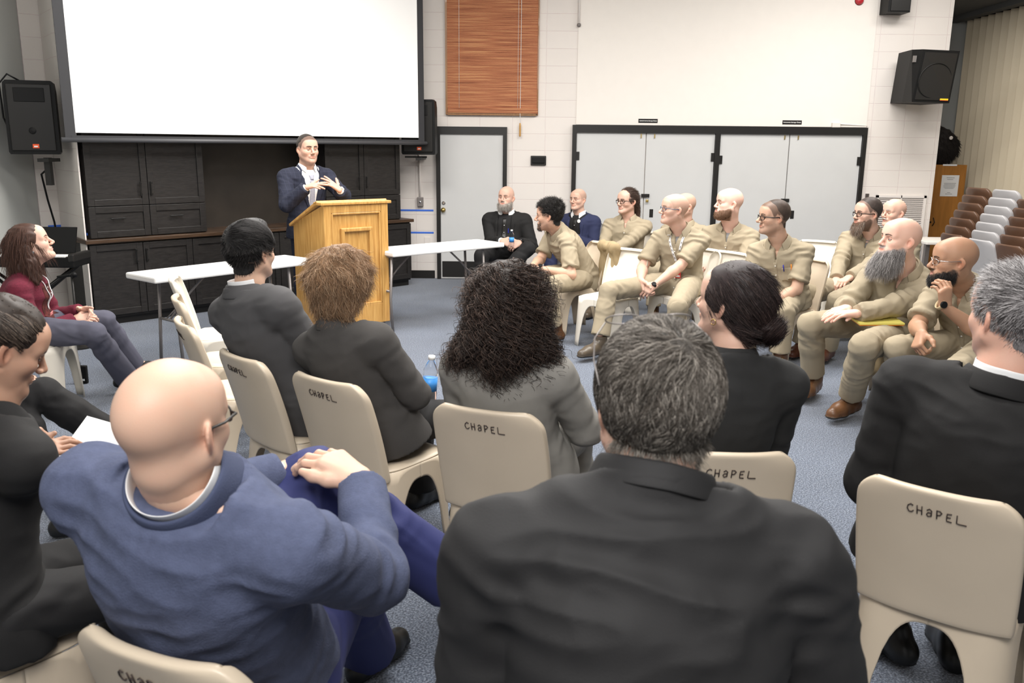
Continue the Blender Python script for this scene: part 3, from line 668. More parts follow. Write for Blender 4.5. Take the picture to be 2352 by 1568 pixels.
M['ink'] = mat('marker_ink', (.05, .035, .03), .6); M['paper'] = mat('paper', (.86, .86, .85), .8, var=.01); M['print'] = mat('print', (.12, .11, .11), .8)
M['curtain'] = mat('curtain_vinyl', (.58, .50, .365), .6); M['cabwood'] = mat('orange_wood', (.40, .17, .035), .45, var=.15, vscale=5, stretch=(6, 6, .8)); M['fur'] = mat('fur', (.018, .014, .012), .8, vcol=True)
def oak(name, col):
    m = mat(name, col, .38, coat=.15); N = m.node_tree.nodes; L = m.node_tree.links; b = N['Principled BSDF']
    tc = N.new('ShaderNodeTexCoord'); mp = N.new('ShaderNodeMapping'); mp.inputs['Scale'].default_value = (9, 9, .7); L.new(tc.outputs['Object'], mp.inputs[0])
    n = N.new('ShaderNodeTexNoise'); n.inputs['Scale'].default_value = 6; n.inputs['Detail'].default_value = 8; n.inputs['Distortion'].default_value = .4; L.new(mp.outputs[0], n.inputs['Vector'])
    r = N.new('ShaderNodeValToRGB'); r.color_ramp.elements[0].position = .3; r.color_ramp.elements[1].position = .72; r.color_ramp.elements[0].color = (col[0]*.72, col[1]*.62, col[2]*.5, 1); r.color_ramp.elements[1].color = (col[0]*1.08, col[1]*1.1, col[2]*1.15, 1)
    L.new(n.outputs['Fac'], r.inputs[0]); L.new(r.outputs[0], b.inputs['Base Color']); return m
M['oak'] = oak('golden_oak', (.60, .345, .105)); M['blindframe'] = oak('blind_frame_wood', (.30, .14, .04))
def carpet():
    m = mat('carpet', (.12, .16, .24), .95, sheen=.3); N = m.node_tree.nodes; L = m.node_tree.links; b = N['Principled BSDF']; tc = N.new('ShaderNodeTexCoord')
    def nn(sc, d=3):
        n = N.new('ShaderNodeTexNoise'); n.inputs['Scale'].default_value = sc; n.inputs['Detail'].default_value = d; L.new(tc.outputs['Object'], n.inputs['Vector']); return n.outputs['Fac']
    r = N.new('ShaderNodeValToRGB'); e = r.color_ramp.elements; e[0].position = .36; e[0].color = (.022, .030, .050, 1); e[1].position = .66; e[1].color = (.25, .285, .345, 1); k = e.new(.5); k.color = (.085, .108, .155, 1)
    L.new(nn(135, 4), r.inputs[0]); r2 = N.new('ShaderNodeMapRange'); r2.inputs['From Min'].default_value = .3; r2.inputs['From Max'].default_value = .7; r2.inputs['To Min'].default_value = .86; r2.inputs['To Max'].default_value = 1.12; L.new(nn(1.6), r2.inputs['Value'])
    h = N.new('ShaderNodeVectorMath'); h.operation = 'SCALE'; L.new(r.outputs[0], h.inputs[0]); L.new(r2.outputs[0], h.inputs['Scale']); L.new(h.outputs[0], b.inputs['Base Color'])
    bp = N.new('ShaderNodeBump'); bp.inputs['Strength'].default_value = .8; bp.inputs['Distance'].default_value = .006; L.new(nn(220, 2), bp.inputs['Height']); L.new(bp.outputs[0], b.inputs['Normal']); return m
M['carpet'] = carpet()
def slats():
    m = mat('woven_wood_slats', (.45, .17, .07), .6); N = m.node_tree.nodes; L = m.node_tree.links; b = N['Principled BSDF']; tc = N.new('ShaderNodeTexCoord'); mp = N.new('ShaderNodeMapping'); mp.inputs['Scale'].default_value = (1.2, 1, 62); L.new(tc.outputs['Object'], mp.inputs[0])
    n = N.new('ShaderNodeTexNoise'); n.inputs['Scale'].default_value = 1.5; n.inputs['Detail'].default_value = 5; L.new(mp.outputs[0], n.inputs['Vector'])
    r = N.new('ShaderNodeValToRGB'); e = r.color_ramp.elements; e[0].position = .28; e[0].color = (.20, .060, .025, 1); e[1].position = .76; e[1].color = (.66, .34, .15, 1); k = e.new(.5); k.color = (.43, .155, .07, 1); L.new(n.outputs['Fac'], r.inputs[0]); L.new(r.outputs[0], b.inputs['Base Color'])
    wv = N.new('ShaderNodeTexWave'); wv.bands_direction = 'Z'; wv.inputs['Scale'].default_value = 26; L.new(tc.outputs['Object'], wv.inputs['Vector']); bp = N.new('ShaderNodeBump'); bp.inputs['Strength'].default_value = .7; bp.inputs['Distance'].default_value = .004; L.new(wv.outputs['Fac'], bp.inputs['Height']); L.new(bp.outputs[0], b.inputs['Normal']); return m
M['slats'] = slats()
# ---------------------------------------------------------------- shell
WY = 11.0; D45 = math.sqrt(.5); CF = 11.62       # door wall; cabinet front line y = x + CF
def wpt(x, y, Y=WY): return aty(x, y, Y)
def wall(name, a, b, z0, z1, th, m):
    """wall from a to b (xy), thickness away to the left of a->b"""
    a = V(*a, 0); b = V(*b, 0); L = np.linalg.norm(b-a); mb = MB().box((L/2, th/2, (z0+z1)/2), (L, th, z1-z0)); o = mb.obj(name, m); d = nrm(b-a); o.location = a; o.rotation_euler = (0, 0, math.atan2(d[1], d[0])); return struct(o)
fl = MB().box((0.5, 5.5, -.05), (13.5, 17, .1)).obj('floor', M['carpet']); struct(fl)
RX = wpt(2130, 550)[0]+.0; RX = float(RX)
wall('wall_back', (-1.62, WY), (RX, WY), 0, 4.2, .2, M['block'])
CA = 12.97; AL = V(-4.55, CA-4.55)
wall('wall_screen', (-4.55, CA-4.55), (-1.50, CA-1.50), 0, 4.2, .2, M['block'])
wall('wall_cabinet_back', (-4.12, CF+.86-4.12), (-1.5, CF+.86-1.5), 0, 4.2, .1, M['block'])
ra = V(-4.42, CA-4.42-.01); rb = V(-3.832, CF-3.832+.012); wall('wall_return', tuple(ra), tuple(rb), 0, 4.2, .012, M['block'])
wall('wall_left', (-4.56, -3), (-4.56, CA-4.55+.1), 0, 4.2, .15, M['side'])
wall('wall_recess', (RX-.3, 12.9), (6.9, 12.9), 0, 4.2, .15, M['side'])
wall('wall_right', (6.85, 13), (6.85, -3), 0, 4.2, .15, M['side'])
struct(MB().box((.5, 5.5, 4.25), (13.5, 17, .1)).obj('ceiling', M['ceil']))
struct(MB().box((6.1, 9.5, 3.6), (1.4, 6.9, .3)).obj('ceiling_soffit', M['soffit']))
struct(MB().box((6.12, 9.5, 3.42), (.14, 6.8, .07)).obj('trim_1', M['soffit']))
# smooth panel above the double doors
pl, pr = wpt(1325, 200)[0], wpt(2003, 150)[0]; zt = wpt(1650, 289)[2]
struct(MB().box(((pl+pr)/2, WY-.006, (zt+4.2)/2), (pr-pl, .012, 4.2-zt)).obj('wall_upper_panel', M['plaster']))
# ---------------------------------------------------------------- doors
def door_set(name, px0, px1, pyt, leaves, fw=.05):
    x0, x1 = wpt(px0, pyt)[0], wpt(px1, pyt)[0]; z1 = wpt((px0+px1)/2, pyt)[2]
    mb = MB(); mb.box((x0+fw/2, WY-.02, z1/2), (fw, .09, z1)); mb.box((x1-fw/2, WY-.02, z1/2), (fw, .09, z1)); mb.box(((x0+x1)/2, WY-.02, z1-.045), (x1-x0-2*fw, .089, .09)); 
    fr = mb.obj(name, M['black']); struct(fr); return fr, x0, x1, z1
fr, x0, x1, z1 = door_set('door_1', 1002, 1165, 291, 1)
lf = MB().box(((x0+x1)/2, WY-.015, (z1-.09)/2+.005), (x1-x0-.1, .05, z1-.10)).obj('door_leaf', M['door'], fr)
MB().box(((x0+x1)/2, WY-.046, .125), (x1-x0-.13, .006, .20)).obj('kick_plate', M['black'], lf); MB().box(((x0+x1)/2, WY-.05, .006), (x1-x0-.1, .06, .014)).obj('threshold', M['chrome'], fr)
kp = wpt(1018, 482, WY-.05); MB().lathe([(.0, -.065), (.020, -.062), (.028, -.045), (.022, -.025), (.010, -.02), (.010, -.006), (.030, -.005), (.030, .0)][::-1], kp+V(0, .012, 0), (0, 1, 0), 20).obj('door_knob', M['brass'], lf, smooth=True)
kp = wpt(1019, 466, WY-.05); MB().lathe([(.022, .0), (.022, -.008), (.015, -.014), (0, -.014)], kp+V(0, .010, 0), (0, 1, 0), 18).obj('deadbolt', M['chrome'], lf)
fr, x0, x1, z1 = door_set('door_2', 1315, 1990, 290, 4)
xm = wpt(1648, 300)[0]; MB().box((xm, WY-.02, (z1-.09)/2), (.06, .088, z1-.09)).obj('mullion', M['black'], fr)
for i, (a, b) in enumerate([(x0+.05, wpt(1483, 310)[0]), (wpt(1484, 310)[0], xm-.03), (xm+.03, wpt(1812, 310)[0]), (wpt(1813, 310)[0], x1-.05)]):
    lf = MB().box(((a+b)/2, WY-.012, (z1-.09)/2+.005), (b-a-.007, .045, z1-.10)).obj('door_leaf', M['door'], fr)
    hx = (a+.012) if i % 2 == 0 else (b-.012)
    for z in (z1-.37 if i in (0, 1) else z1-.40, .25): MB().box((hx, WY-.042, z), (.055, .016, .10)).obj('hinge', M['black'], lf)
    MB().box(((b-.06) if i % 2 == 0 else (a+.10), WY-.040, z1-.125), (.012, .012, .05)).obj('latch', M['brass'], lf)
    if i in (1, 3): MB().box((a+.10, WY-.036, wpt(1490, 489)[2]), (.045, .006, .10)).obj('lock_plate', M['black'], lf)
for i, (px, py) in enumerate(((1482, 449), (1803, 460))):
    p = wpt(px, py, WY-.05); h = MB().box(p, (.10, .02, .04)).obj('hasp', M['black']); tag(h, ['black hasp on the door pair behind the ponytailed man', 'black hasp on the door pair behind the man with black-framed glasses'][i], 'hasp')
    k = MB().box(p+V(.022, -.022, -.065), (.034, .018, .032), bv=.004).obj('padlock', M['brass']); MB().tube([p+V(.022+.012*math.cos(t), -.022, -.05+.022*math.sin(t)) for t in np.linspace(0, math.pi, 9)], .003, 6).obj('shackle', M['chrome'], k, smooth=True); tag(k, ['brass padlock on the closed doors beside the ponytailed man', 'brass padlock on the closed doors above the man with black-framed glasses'][i], 'padlock')
# baseboards and tape
struct(MB().box((-1.28, WY-.008, .05), (.58, .016, .10)).obj('baseboard_back', M['black'])); struct(MB().box((.27, WY-.008, .05), (wpt(1315, 400)[0]-wpt(1165, 400)[0], .016, .10)).obj('baseboard_middle', M['black'])); struct(MB().box(((wpt(1990, 300)[0]+RX)/2, WY-.008, .05), (RX-wpt(1990, 300)[0], .016, .10)).obj('baseboard_right', M['black']))
for i, (ya, lab) in enumerate(((483, 'upper strip of blue masking tape on the wall beside the single grey door'), (534, 'lower strip of blue masking tape on the wall beside the single grey door'))):
    p = wpt(970, ya); tag(MB().box((-1.26, WY-.0015, p[2]), (.52, .003, .022)).obj('masking_tape', M['tape']), lab, 'tape', None)
def on45(xy, z, off=0.0): return V(xy[0]+off*D45, xy[1]-off*D45, z)
def box45(mb, x, c, z, d, bv=0):  # box aligned with the cabinet wall; d = (along, depth, height), centre at front-line x with depth offset
    R = frame((D45, D45, 0), (0, 0, 1)); mb.box((x, x+c, z), d, R=R, bv=bv); return mb
def stretch45(x0, x1): return (x1-x0)/D45
za = wpt(960, 483)[2]; zb = wpt(960, 534)[2]
for i, (z, lab) in enumerate(((za, 'upper strip of blue masking tape on the block wall left of the black cabinets'), (zb, 'lower strip of blue masking tape on the block wall left of the black cabinets'))):
    mb = MB(); box45(mb, -4.42, CA-.002*1.414, z, (.24, .003, .022)); tag(mb.obj('masking_tape', M['tape']), lab, 'tape')
R_ = frame((D45, -D45, 0), (0, 0, 1)); pc = (ra+rb)/2-V(.004, .004)
tag(MB().box((pc[0], pc[1], za-.01), (.8, .003, .022), R=R_).obj('masking_tape', M['tape']), 'strip of blue masking tape on the short wall return touching the countertop', 'tape')
# ---------------------------------------------------------------- projection screen
CS = 11.30; n45 = (1, -1, 0)
sl = atpl(150, 322, (0, CS, 0), n45); sr = atpl(975, 328, (0, CS, 0), n45); xl, xr = sl[0], sr[0]; zb_ = (sl[2]+sr[2])/2; L = stretch45(xl, xr)
sc = empty('projection_screen', ((xl+xr)/2, (xl+xr)/2+CS, zb_), 'large white projection screen with black border hanging above the dark cabinets', 'projection screen')
def chl(o, p): o.parent = p; o.matrix_parent_inverse = Matrix.Translation(-p.location); return o
c = (xl+xr)/2; mb = MB(); box45(mb, c, CS, (zb_+3.85)/2+.03, (L-.16, .006, 3.85-zb_-.06)); chl(mb.obj('screen_cloth', M['screen']), sc)
mb = MB()
for s_ in (-1, 1): box45(mb, c+s_*(L/2-.045)*D45, CS, (zb_+3.85)/2, (.085, .007, 3.85-zb_))
box45(mb, c, CS-.002, zb_+.022, (L-.1, .007, .03)); chl(mb.obj('screen_border', M['sborder']), sc)
p0 = on45((xl-.02, xl-.02+CS), zb_); p1 = on45((xr+.02, xr+.02+CS), zb_); chl(MB().tube([p0, p1], .021, 10).obj('bottom_bar', M['bar'], smooth=True), sc)
# ---------------------------------------------------------------- black cabinets
XL, XR = -3.81, -1.22
def cab_front(parent, name, xa, xb, z0, z1, cc, handle=None, hx=None):
    """framed door or drawer front between line positions xa..xb"""
    xm = (xa+xb)/2; w_ = stretch45(xa, xb)-.006; h_ = z1-z0-.006; zc = (z0+z1)/2; fw = .058
    mb = MB(); box45(mb, xm, cc+.008, zc, (w_, .012, h_))
    for sx in (-1, 1): box45(mb, xm+sx*(w_/2-fw/2)*D45, cc-.004, zc, (fw, .022, h_), bv=.003)
    for sz in (-1, 1): box45(mb, xm, cc-.004, zc+sz*(h_/2-fw/2), (w_-2*fw, .0215, fw), bv=.003)
    d = mb.obj(name, M['cab'], parent)
    mb = MB(); dp = .038
    if handle == 'v':
        for s_ in (-1, 1): box45(mb, hx, cc-.022, hz+s_*.05, (.008, .03, .008))
        box45(mb, hx, cc-.040, hz, (.010, .010, .13), bv=.002)
    elif handle == 'h':
        for s_ in (-1, 1): box45(mb, xm+s_*.045*D45, cc-.022, zc+hzo, (.008, .03, .008))
        box45(mb, xm, cc-.040, zc+hzo, (.13, .010, .010), bv=.002)
    if mb.v: mb.obj('handle', M['cabhl'], d)
    return d
CT = .80
base = (XL+XR)/2
def cabroot(name, x, cc, z, lab): o = empty(name, (0, 0, 0), lab, 'cabinet'); return o
units = [(-3.81, -3.13, 2, 'v', 'black base cabinet with two doors, nearest the wall return'), (-3.13, -2.46, 1, 'h', 'black base cabinet with drawer pull, behind the left white table'), (-2.46, -1.83, 2, 'v', 'black base cabinet standing behind the oak lectern'), (-1.83, -1.22, 2, 'v', 'black base cabinet at the end beside the grey door')]
for xa, xb, nd, ht, lab in units:
    mb = MB(); box45(mb, (xa+xb)/2-.205, CF+.411+.0, (CT-.04+.07)/2, (stretch45(xa, xb)-.002, .55, CT-.04-.07)); r = mb.obj('base_cabinet', M['cab']); tag(r, lab, 'cabinet')
    mb = MB(); box45(mb, (xa+xb)/2-.215, CF+.43, .035, (stretch45(xa, xb)-.003, .50, .069)); mb.obj('toe_kick', M['black'], r)
    if nd == 2:
        xm = (xa+xb)/2; hz = .63; cab_front(r, 'door', xa, xm, .09, CT-.05, CF, 'v', xm-.035); cab_front(r, 'door', xm, xb, .09, CT-.05, CF, 'v', xm+.035)
    else:
        xm = (xa+xb)/2; hzo = .20; cab_front(r, 'door', xa, xm, .09, CT-.05, CF, 'v', xm-.035); cab_front(r, 'door', xm, xb, .09, CT-.05, CF, 'h')
mb = MB(); box45(mb, (XL+XR)/2-.19, CF+.37, CT-.018, (stretch45(XL, XR)+.06, .60, .036), bv=.004); tag(mb.obj('countertop', M['ctop']), 'long dark wooden countertop running over the black base cabinets', 'countertop')
UZ = 2.15; CU = CF+.05
for xa, xb, lab in ((-3.81, -3.03, 'black upper cabinet with drawers on the countertop, nearest the wall return'), (-2.05, -1.33, 'black upper cabinet with drawers on the countertop, beside the grey door')):
    mb = MB(); box45(mb, (xa+xb)/2-.155, CU+.31, (CT+UZ)/2, (stretch45(xa, xb)-.002, .40, UZ-CT)); r = mb.obj('upper_cabinet', M['cab']); tag(r, lab, 'cabinet'); xm = (xa+xb)/2
    for a, b, sgn in ((xa, xm, -1), (xm, xb, 1)):
        hzo = .03; cab_front(r, 'drawer', a, b, CT+.005, CT+.29, CU, 'h'); hz = CT+.44; cab_front(r, 'door', a, b, CT+.29, UZ, CU, 'v', xm+sgn*.035)
mb = MB(); box45(mb, -2.54-.28, CU+.62, (CT+UZ)/2, (stretch45(-3.03, -2.05)+.1, .03, UZ-CT)); tag(mb.obj('back_panel', M['splash']), 'smooth dark back panel between the two black upper cabinets', 'panel')
# ---------------------------------------------------------------- blind, sconce and wall fittings
bl, br_ = wpt(1023, 0)[0], wpt(1238, 100)[0]; bz = wpt(1130, 264)[2]
b = MB().box(((bl+br_)/2, WY-.03, (bz+4.0)/2), (br_-bl-.03, .02, 4.0-bz-.04)).obj('window_blind', M['slats']); tag(b, 'reddish woven wood blind covering the window above the grey door', 'blind')
mb = MB(); mb.box((bl+.008, WY-.02, (bz+4.0)/2), (.022, .05, 4.0-bz)); mb.box(((bl+br_)/2, WY-.02, bz+.008), (br_-bl-.04, .05, .026)); mb.box((br_-.006, WY-.016, (bz+4.0)/2), (.014, .03, 4.0-bz)); mb.obj('frame', M['blindframe'], b)
MB().box(((bl+br_)/2+.01, WY-.048, bz+.05), (br_-bl-.03, .02, .06)).obj('bottom_rail', M['slats'], b)
for px in (1055, 1190):
    x = wpt(px, 150)[0]; MB().tube([(x, WY-.046, 3.98), (x, WY-.055, bz+.05)], .0018, 6).obj('cord', M['white'], b, smooth=True)
x = wpt(1196, 150)[0]; pc = MB().tube([(x, WY-.05, 3.98), (x+.002, WY-.055, 2.6), (x-.002, WY-.055, bz), (x, WY-.05, wpt(1196, 285)[2])], .003, 6).obj('pull_cord', M['white'], b, smooth=True)
MB().lathe([(0, 0), (.009, 0), (.012, -.03), (.012, -.15), (.008, -.16), (0, -.16)], (x, WY-.05, wpt(1196, 283)[2]), (0, 0, 1), 10).obj('wooden_pull', M['oak'], pc, smooth=True)
p = (wpt(1219, 357)+wpt(1254, 380))/2; s = MB().box(p-V(0, .014, 0), (.19, .028, .115), bv=.006).obj('wall_light', M['black']); tag(s, 'small black rectangular light on the wall right of the grey door', 'light'); MB().box(p-V(0, .034, -.003), (.155, .02, .075), bv=.008).obj('cover', M['blackm'], s)
for px, txt, lab in ((1488, 'Catholic Service Storage Closet', 'small black sign reading Catholic Service Storage Closet'), (1818.5, 'Instrument Storage Closet', 'small black sign reading Instrument Storage Closet')):
    p = wpt(px, 277.5 if px < 1500 else 281); sg = MB().box(p-V(0, .014, 0), (.235, .006, .048)).obj('door_sign', M['black']); tag(sg, lab, 'sign')
    tcu = bpy.data.curves.new('lettering', 'FONT'); tcu.body = txt; tcu.size = .0165 if px < 1500 else .020; tcu.align_x = 'CENTER'; tcu.align_y = 'CENTER'; tcu.offset = .0004; to = bpy.data.objects.new('lettering', tcu); COL.objects.link(to); tcu.materials.append(M['white']); to.location = p-V(0, .0185, 0); to.rotation_euler = (math.pi/2, 0, 0)
    bpy.context.view_layer.update(); lm = bpy.data.meshes.new_from_object(to.evaluated_get(bpy.context.evaluated_depsgraph_get())); lo = bpy.data.objects.new('lettering', lm); COL.objects.link(lo); lo.matrix_world = to.matrix_world.copy(); bpy.data.objects.remove(to); lo.parent = sg
p = wpt(1918, 287); a = MB().box(p-V(0, .03, .002), (.10, .045, .06), bv=.006).obj('alarm_box', M['wplate']); tag(a, 'small white alarm contact box on top of the double door frame', 'box')
q = wpt(1992, 291); cb = MB().tube([p+V(.04, -.02, .01), (q[0], WY-.012, q[2]+.01), (q[0]-.0, WY-.012, .1)], .006, 6).obj('wall_conduit', M['wplate']); tag(cb, 'thin white conduit running down the right side of the double doors', 'conduit')
v0, v1 = wpt(2012, 448), wpt(2098, 640); vz = wpt(2055, 620)[2]
vt = MB(); X0, X1, Z0, Z1 = v0[0], v1[0]+.04, .45, v0[2]
vt.box(((X0+X1)/2, WY-.012, Z1-.015), (X1-X0, .024, .03)); vt.box(((X0+X1)/2, WY-.012, Z0+.015), (X1-X0, .024, .03)); vt.box((X0+.015, WY-.012, (Z0+Z1)/2), (.03, .024, Z1-Z0)); vt.box((X1-.015, WY-.012, (Z0+Z1)/2), (.03, .024, Z1-Z0)); vt.box(((X0+X1)/2, WY-.012, (Z0+Z1)/2), (.012, .024, Z1-Z0))
vo = vt.obj('air_vent', M['wplate']); tag(vo, 'square louvred air vent low on the right block wall', 'vent'); mb = MB()
for i in range(24): mb.box(((X0+X1)/2, WY-.010, Z0+.045+i*(Z1-Z0-.09)/23), (X1-X0-.05, .016, .010), R=frame((1, 0, 0), (0, -.6, 1)))
mb.obj('louvres', M['wplate'], vo); MB().box(((X0+X1)/2, WY-.002, (Z0+Z1)/2), (X1-X0-.04, .004, Z1-Z0-.04)).obj('duct_back', M['black'], vo)
p = wpt(1991, 449); tag(MB().box(p-V(0, .006, .02), (.045, .012, .09)).obj('switch_plate', M['chrome']), 'narrow metal plate on the wall above the vent corner', 'plate')
p = wpt(1973, 2); r = MB().lathe([(.0, 0), (.05, 0), (.05, .02), (.035, .05), (.0, .06)], p, (0, -1, 0), 20).obj('alarm_bell', M['red']); tag(r, 'small red alarm bell at the top of the plaster wall', 'alarm'); MB().lathe([(.055, 0), (.055, .012), (.048, .012), (.048, 0)], p+V(0, -.0, 0), (0, -1, 0), 20).obj('rim', M['chrome'], r)
p = wpt(1330, 30); a = MB().tube([(p[0], WY-.03, 3.9), (p[0], WY-.03, wpt(1330, 55)[2])], .012, 8).obj('wall_bracket', M['wplate'], smooth=True); tag(a, 'thin pale metal rod hanging down the wall beside the blind', 'bracket'); MB().lathe([(0, 0), (.022, 0), (.024, -.02), (.018, -.035), (0, -.035)], (p[0], WY-.03, wpt(1330, 55)[2]), (0, 0, 1), 14).obj('rod_end', M['steel'], a, smooth=True)
t = wpt(2044, 33); a = MB().box(t+V(0, -.13, .14), (.26, .24, .30)).obj('small_speaker', M['blackm']); tag(a, 'black box speaker at the very top of the right block wall', 'speaker'); MB().box(t+V(.01, -.255, .14), (.22, .01, .27)).obj('grille', M['black'], a)
p = wpt(1352, -4); a = MB().lathe([(.0, 0), (.045, 0), (.04, .03), (0, .04)], p+V(0, 0, .03), (0, -1, 0), 16).obj('smoke_detector', M['red']); tag(a, 'small round red fitting at the top of the wall near the rod', 'alarm')
# conduit and outlet beside the single door
p = wpt(966, 463); a = MB().box(p-V(0, .025, 0), (.075, .05, .115), bv=.005).obj('outlet_box', M['steel']); tag(a, 'grey metal outlet box with toggle under the far wall speaker', 'outlet'); MB().lathe([(0, 0), (.014, 0), (.012, .012), (0, .014)], p-V(0, .05, 0), (0, -1, 0), 12).obj('socket', M['chrome'], a)
tag(MB().tube([(p[0]-.003, WY-.015, p[2]+.05), (p[0]-.004, WY-.015, 1.25), (p[0]-.006, WY-.015, 1.62)], .011, 8).obj('wall_conduit', M['wplate'], smooth=True), 'white conduit pipe rising from the grey outlet box', 'conduit')
p = wpt(982, 555); tag(MB().box(p-V(0, .004, 0), (.075, .008, .12), bv=.002).obj('outlet_plate', M['wplate']), 'cream wall plate below the tape beside the grey door', 'outlet')
# ---------------------------------------------------------------- wall speakers
def speaker_small(cen, yaw, lab, sc_=1.0):
    r = empty('loudspeaker', tuple(cen), lab, 'speaker'); r.rotation_euler = (0, 0, yaw)
    W_, H2, Dp = .40*sc_, .62*sc_, .34*sc_
    G = []
    for z, w_, d in ((-H2/2, .94, .9), (-H2/2+.02, 1, 1), (H2/2-.09, 1, 1), (H2/2-.02, .97, .93), (H2/2, .86, .8)):
        a = W_/2*w_; b = Dp*d; G.append([(-a, 0, z), (a, 0, z), (a*1.0, b*.35, z), (a*.62, b, z), (-a*.62, b, z), (-a, b*.35, z)])
    mb = MB().grid(G, close=True); n0 = len(mb.v); mb.f += [(5, 4, 3, 2, 1, 0), tuple(range(n0-6, n0))]; c_ = mb.obj('cabinet', M['blackm'], r, smooth=False)
    gr = MB(); th = np.linspace(0, 2*math.pi, 33); 
    gr.box((0, -.006, 0), (W_*.86, .012, H2*.9), bv=.01); g = gr.obj('grille', M['black'], r)
    MB().lathe([(.145*sc_, -.004), (.150*sc_, 0), (.155*sc_, -.004)], (0, -.012, -.11*sc_), (0, -1, 0), 32).obj('cone_ring', M['blackm'], g); MB().lathe([(.03, .004), (.02, .008), (0, .010)], (0, -.01, -.11*sc_), (0, -1, 0), 20).obj('dust_cap', M['blackm'], g)
    MB().box((0, -.010, .19*sc_), (W_*.6, .012, .12*sc_), bv=.008).obj('horn', M['blackm'], g)
    bd = MB().box((.015, -.015, -H2/2+.07), (.050, .006, .035)).obj('badge', M['orange'], r); MB().box((.015, -.019, -H2/2+.067), (.03, .002, .012)).obj('badge_mark', M['white'], bd)
    return r
M['orange'] = mat('orange_badge', (.85, .10, .02), .4)
p = aty(72, 270, 7.75); s1 = speaker_small(p, math.radians(20), 'black loudspeaker on bracket on the wall left of the screen', 1.0)
q = aty(82, 348, 7.9); mb = MB(); mb.box(p+V(.05, .12, -.36), (.10, .2, .03)); mb.box(p+V(.04, .12, -.46), (.05, .05, .24)); MB.obj(mb, 'wall_bracket', M['black'], None); bk = bpy.data.objects[-1] if False else None
for o in bpy.data.objects:
    if o.name.startswith('wall_bracket') and 'label' not in o: tag(o, 'black steel bracket holding up the left wall loudspeaker', 'bracket')
tag(MB().tube([p+V(-.10, .05, .31), p+V(-.17, .0, .36), p+V(-.235, -.02, .28), p+V(-.23, -.02, 0), p+V(-.21, .02, -.12)], .008, 7).obj('speaker_cable', M['blackm'], smooth=True), 'black cable looping over the left wall loudspeaker', 'cable')
tag(MB().tube([p+V(.06, .1, -.42), aty(95, 400, 8.0), aty(110, 460, 8.1), aty(125, 510, 8.2), aty(134, 560, 8.3)], .009, 7).obj('power_cable', M['blackm'], smooth=True), 'black cable hanging down the wall below the left loudspeaker', 'cable')
p = aty(960, 292, 10.35); s2 = speaker_small(p, math.radians(-8), 'black loudspeaker half hidden behind the right edge of the projection screen', 1.0)
mb = MB(); mb.box(p+V(.0, .3, -.36), (.06, .62, .03)); mb.box(p+V(-.05, .2, -.34), (.26, .03, .02)); tag(mb.obj('wall_bracket', M['black']), 'black steel bracket under the loudspeaker near the grey door', 'bracket')
# right wall speaker (wedge cabinet)
P_ = [aty(2095, 114, 10.45), aty(2205, 117, 10.35), aty(2180, 237, 10.35), aty(2072, 234, 10.6)]
tl, tr, brr, bll = P_; tm = aty(2121, 113, 10.32); bm_ = aty(2094, 234, 10.36); bkv = V(.10, .60, 0)
mb = MB().add([tl, tm, tr, brr, bm_, bll, tl+V(.02, .4, 0), tr+V(-.1, .5, 0), brr+V(-.1, .5, 0), bll+V(.02, .38, 0)], [(0, 5, 4, 1), (1, 4, 3, 2), (2, 3, 8, 7), (0, 6, 9, 5), (0, 1, 2, 7, 6), (5, 9, 8, 3, 4), (6, 7, 8, 9)])
r = mb.obj('loudspeaker', M['blackm']); tag(r, 'large black wedge loudspeaker mounted on the right block wall', 'speaker'); nn_ = nrm(np.cross(tr-tm, bm_-tm)); nn_ = nn_ if nn_[1] < 0 else -nn_
def on_face(a, b, e=.004): return tm*(1-a)*(1-b)+tr*a*(1-b)+bm_*(1-a)*b+brr*a*b+nn_*e
MB().grid([[on_face(a, b) for a in (.06, .95)] for b in (.05, .95)]).obj('grille', M['black'], r, solid=.006)
cc = on_face(.48, .58, .010); uu = nrm(tr-tm); vv = nrm(bm_-tm); MB().tube([cc+.19*(uu*math.cos(t)+vv*math.sin(t)) for t in np.linspace(0, 2*math.pi, 33)[:-1]], .004, 5, closed=True).obj('cone_ring', M['blackm'], r)
M['yellow'] = mat('yellow_badge', (.85, .55, .02), .4); b_ = MB().grid([[on_face(a, b, .012) for a in (.72, .94)] for b in (.915, .945)]).obj('badge', M['yellow'], r); MB().grid([[on_face(a, b, .011) for a in (.72, .94)] for b in (.945, .955)]).obj('badge_stripe', M['red'], b_)
MB().box((tl+tm)/2*.82+(bll+bm_)/2*.18+V(0, -.01, 0), (.07, .02, .07)).obj('handle_recess', M['steel'], r)
mb = MB().box((bm_+brr)/2+V(-.05, .42, .30), (.10, .35, .10)); tag(mb.obj('wall_bracket', M['black']), 'black bracket behind the large loudspeaker on the right wall', 'bracket')
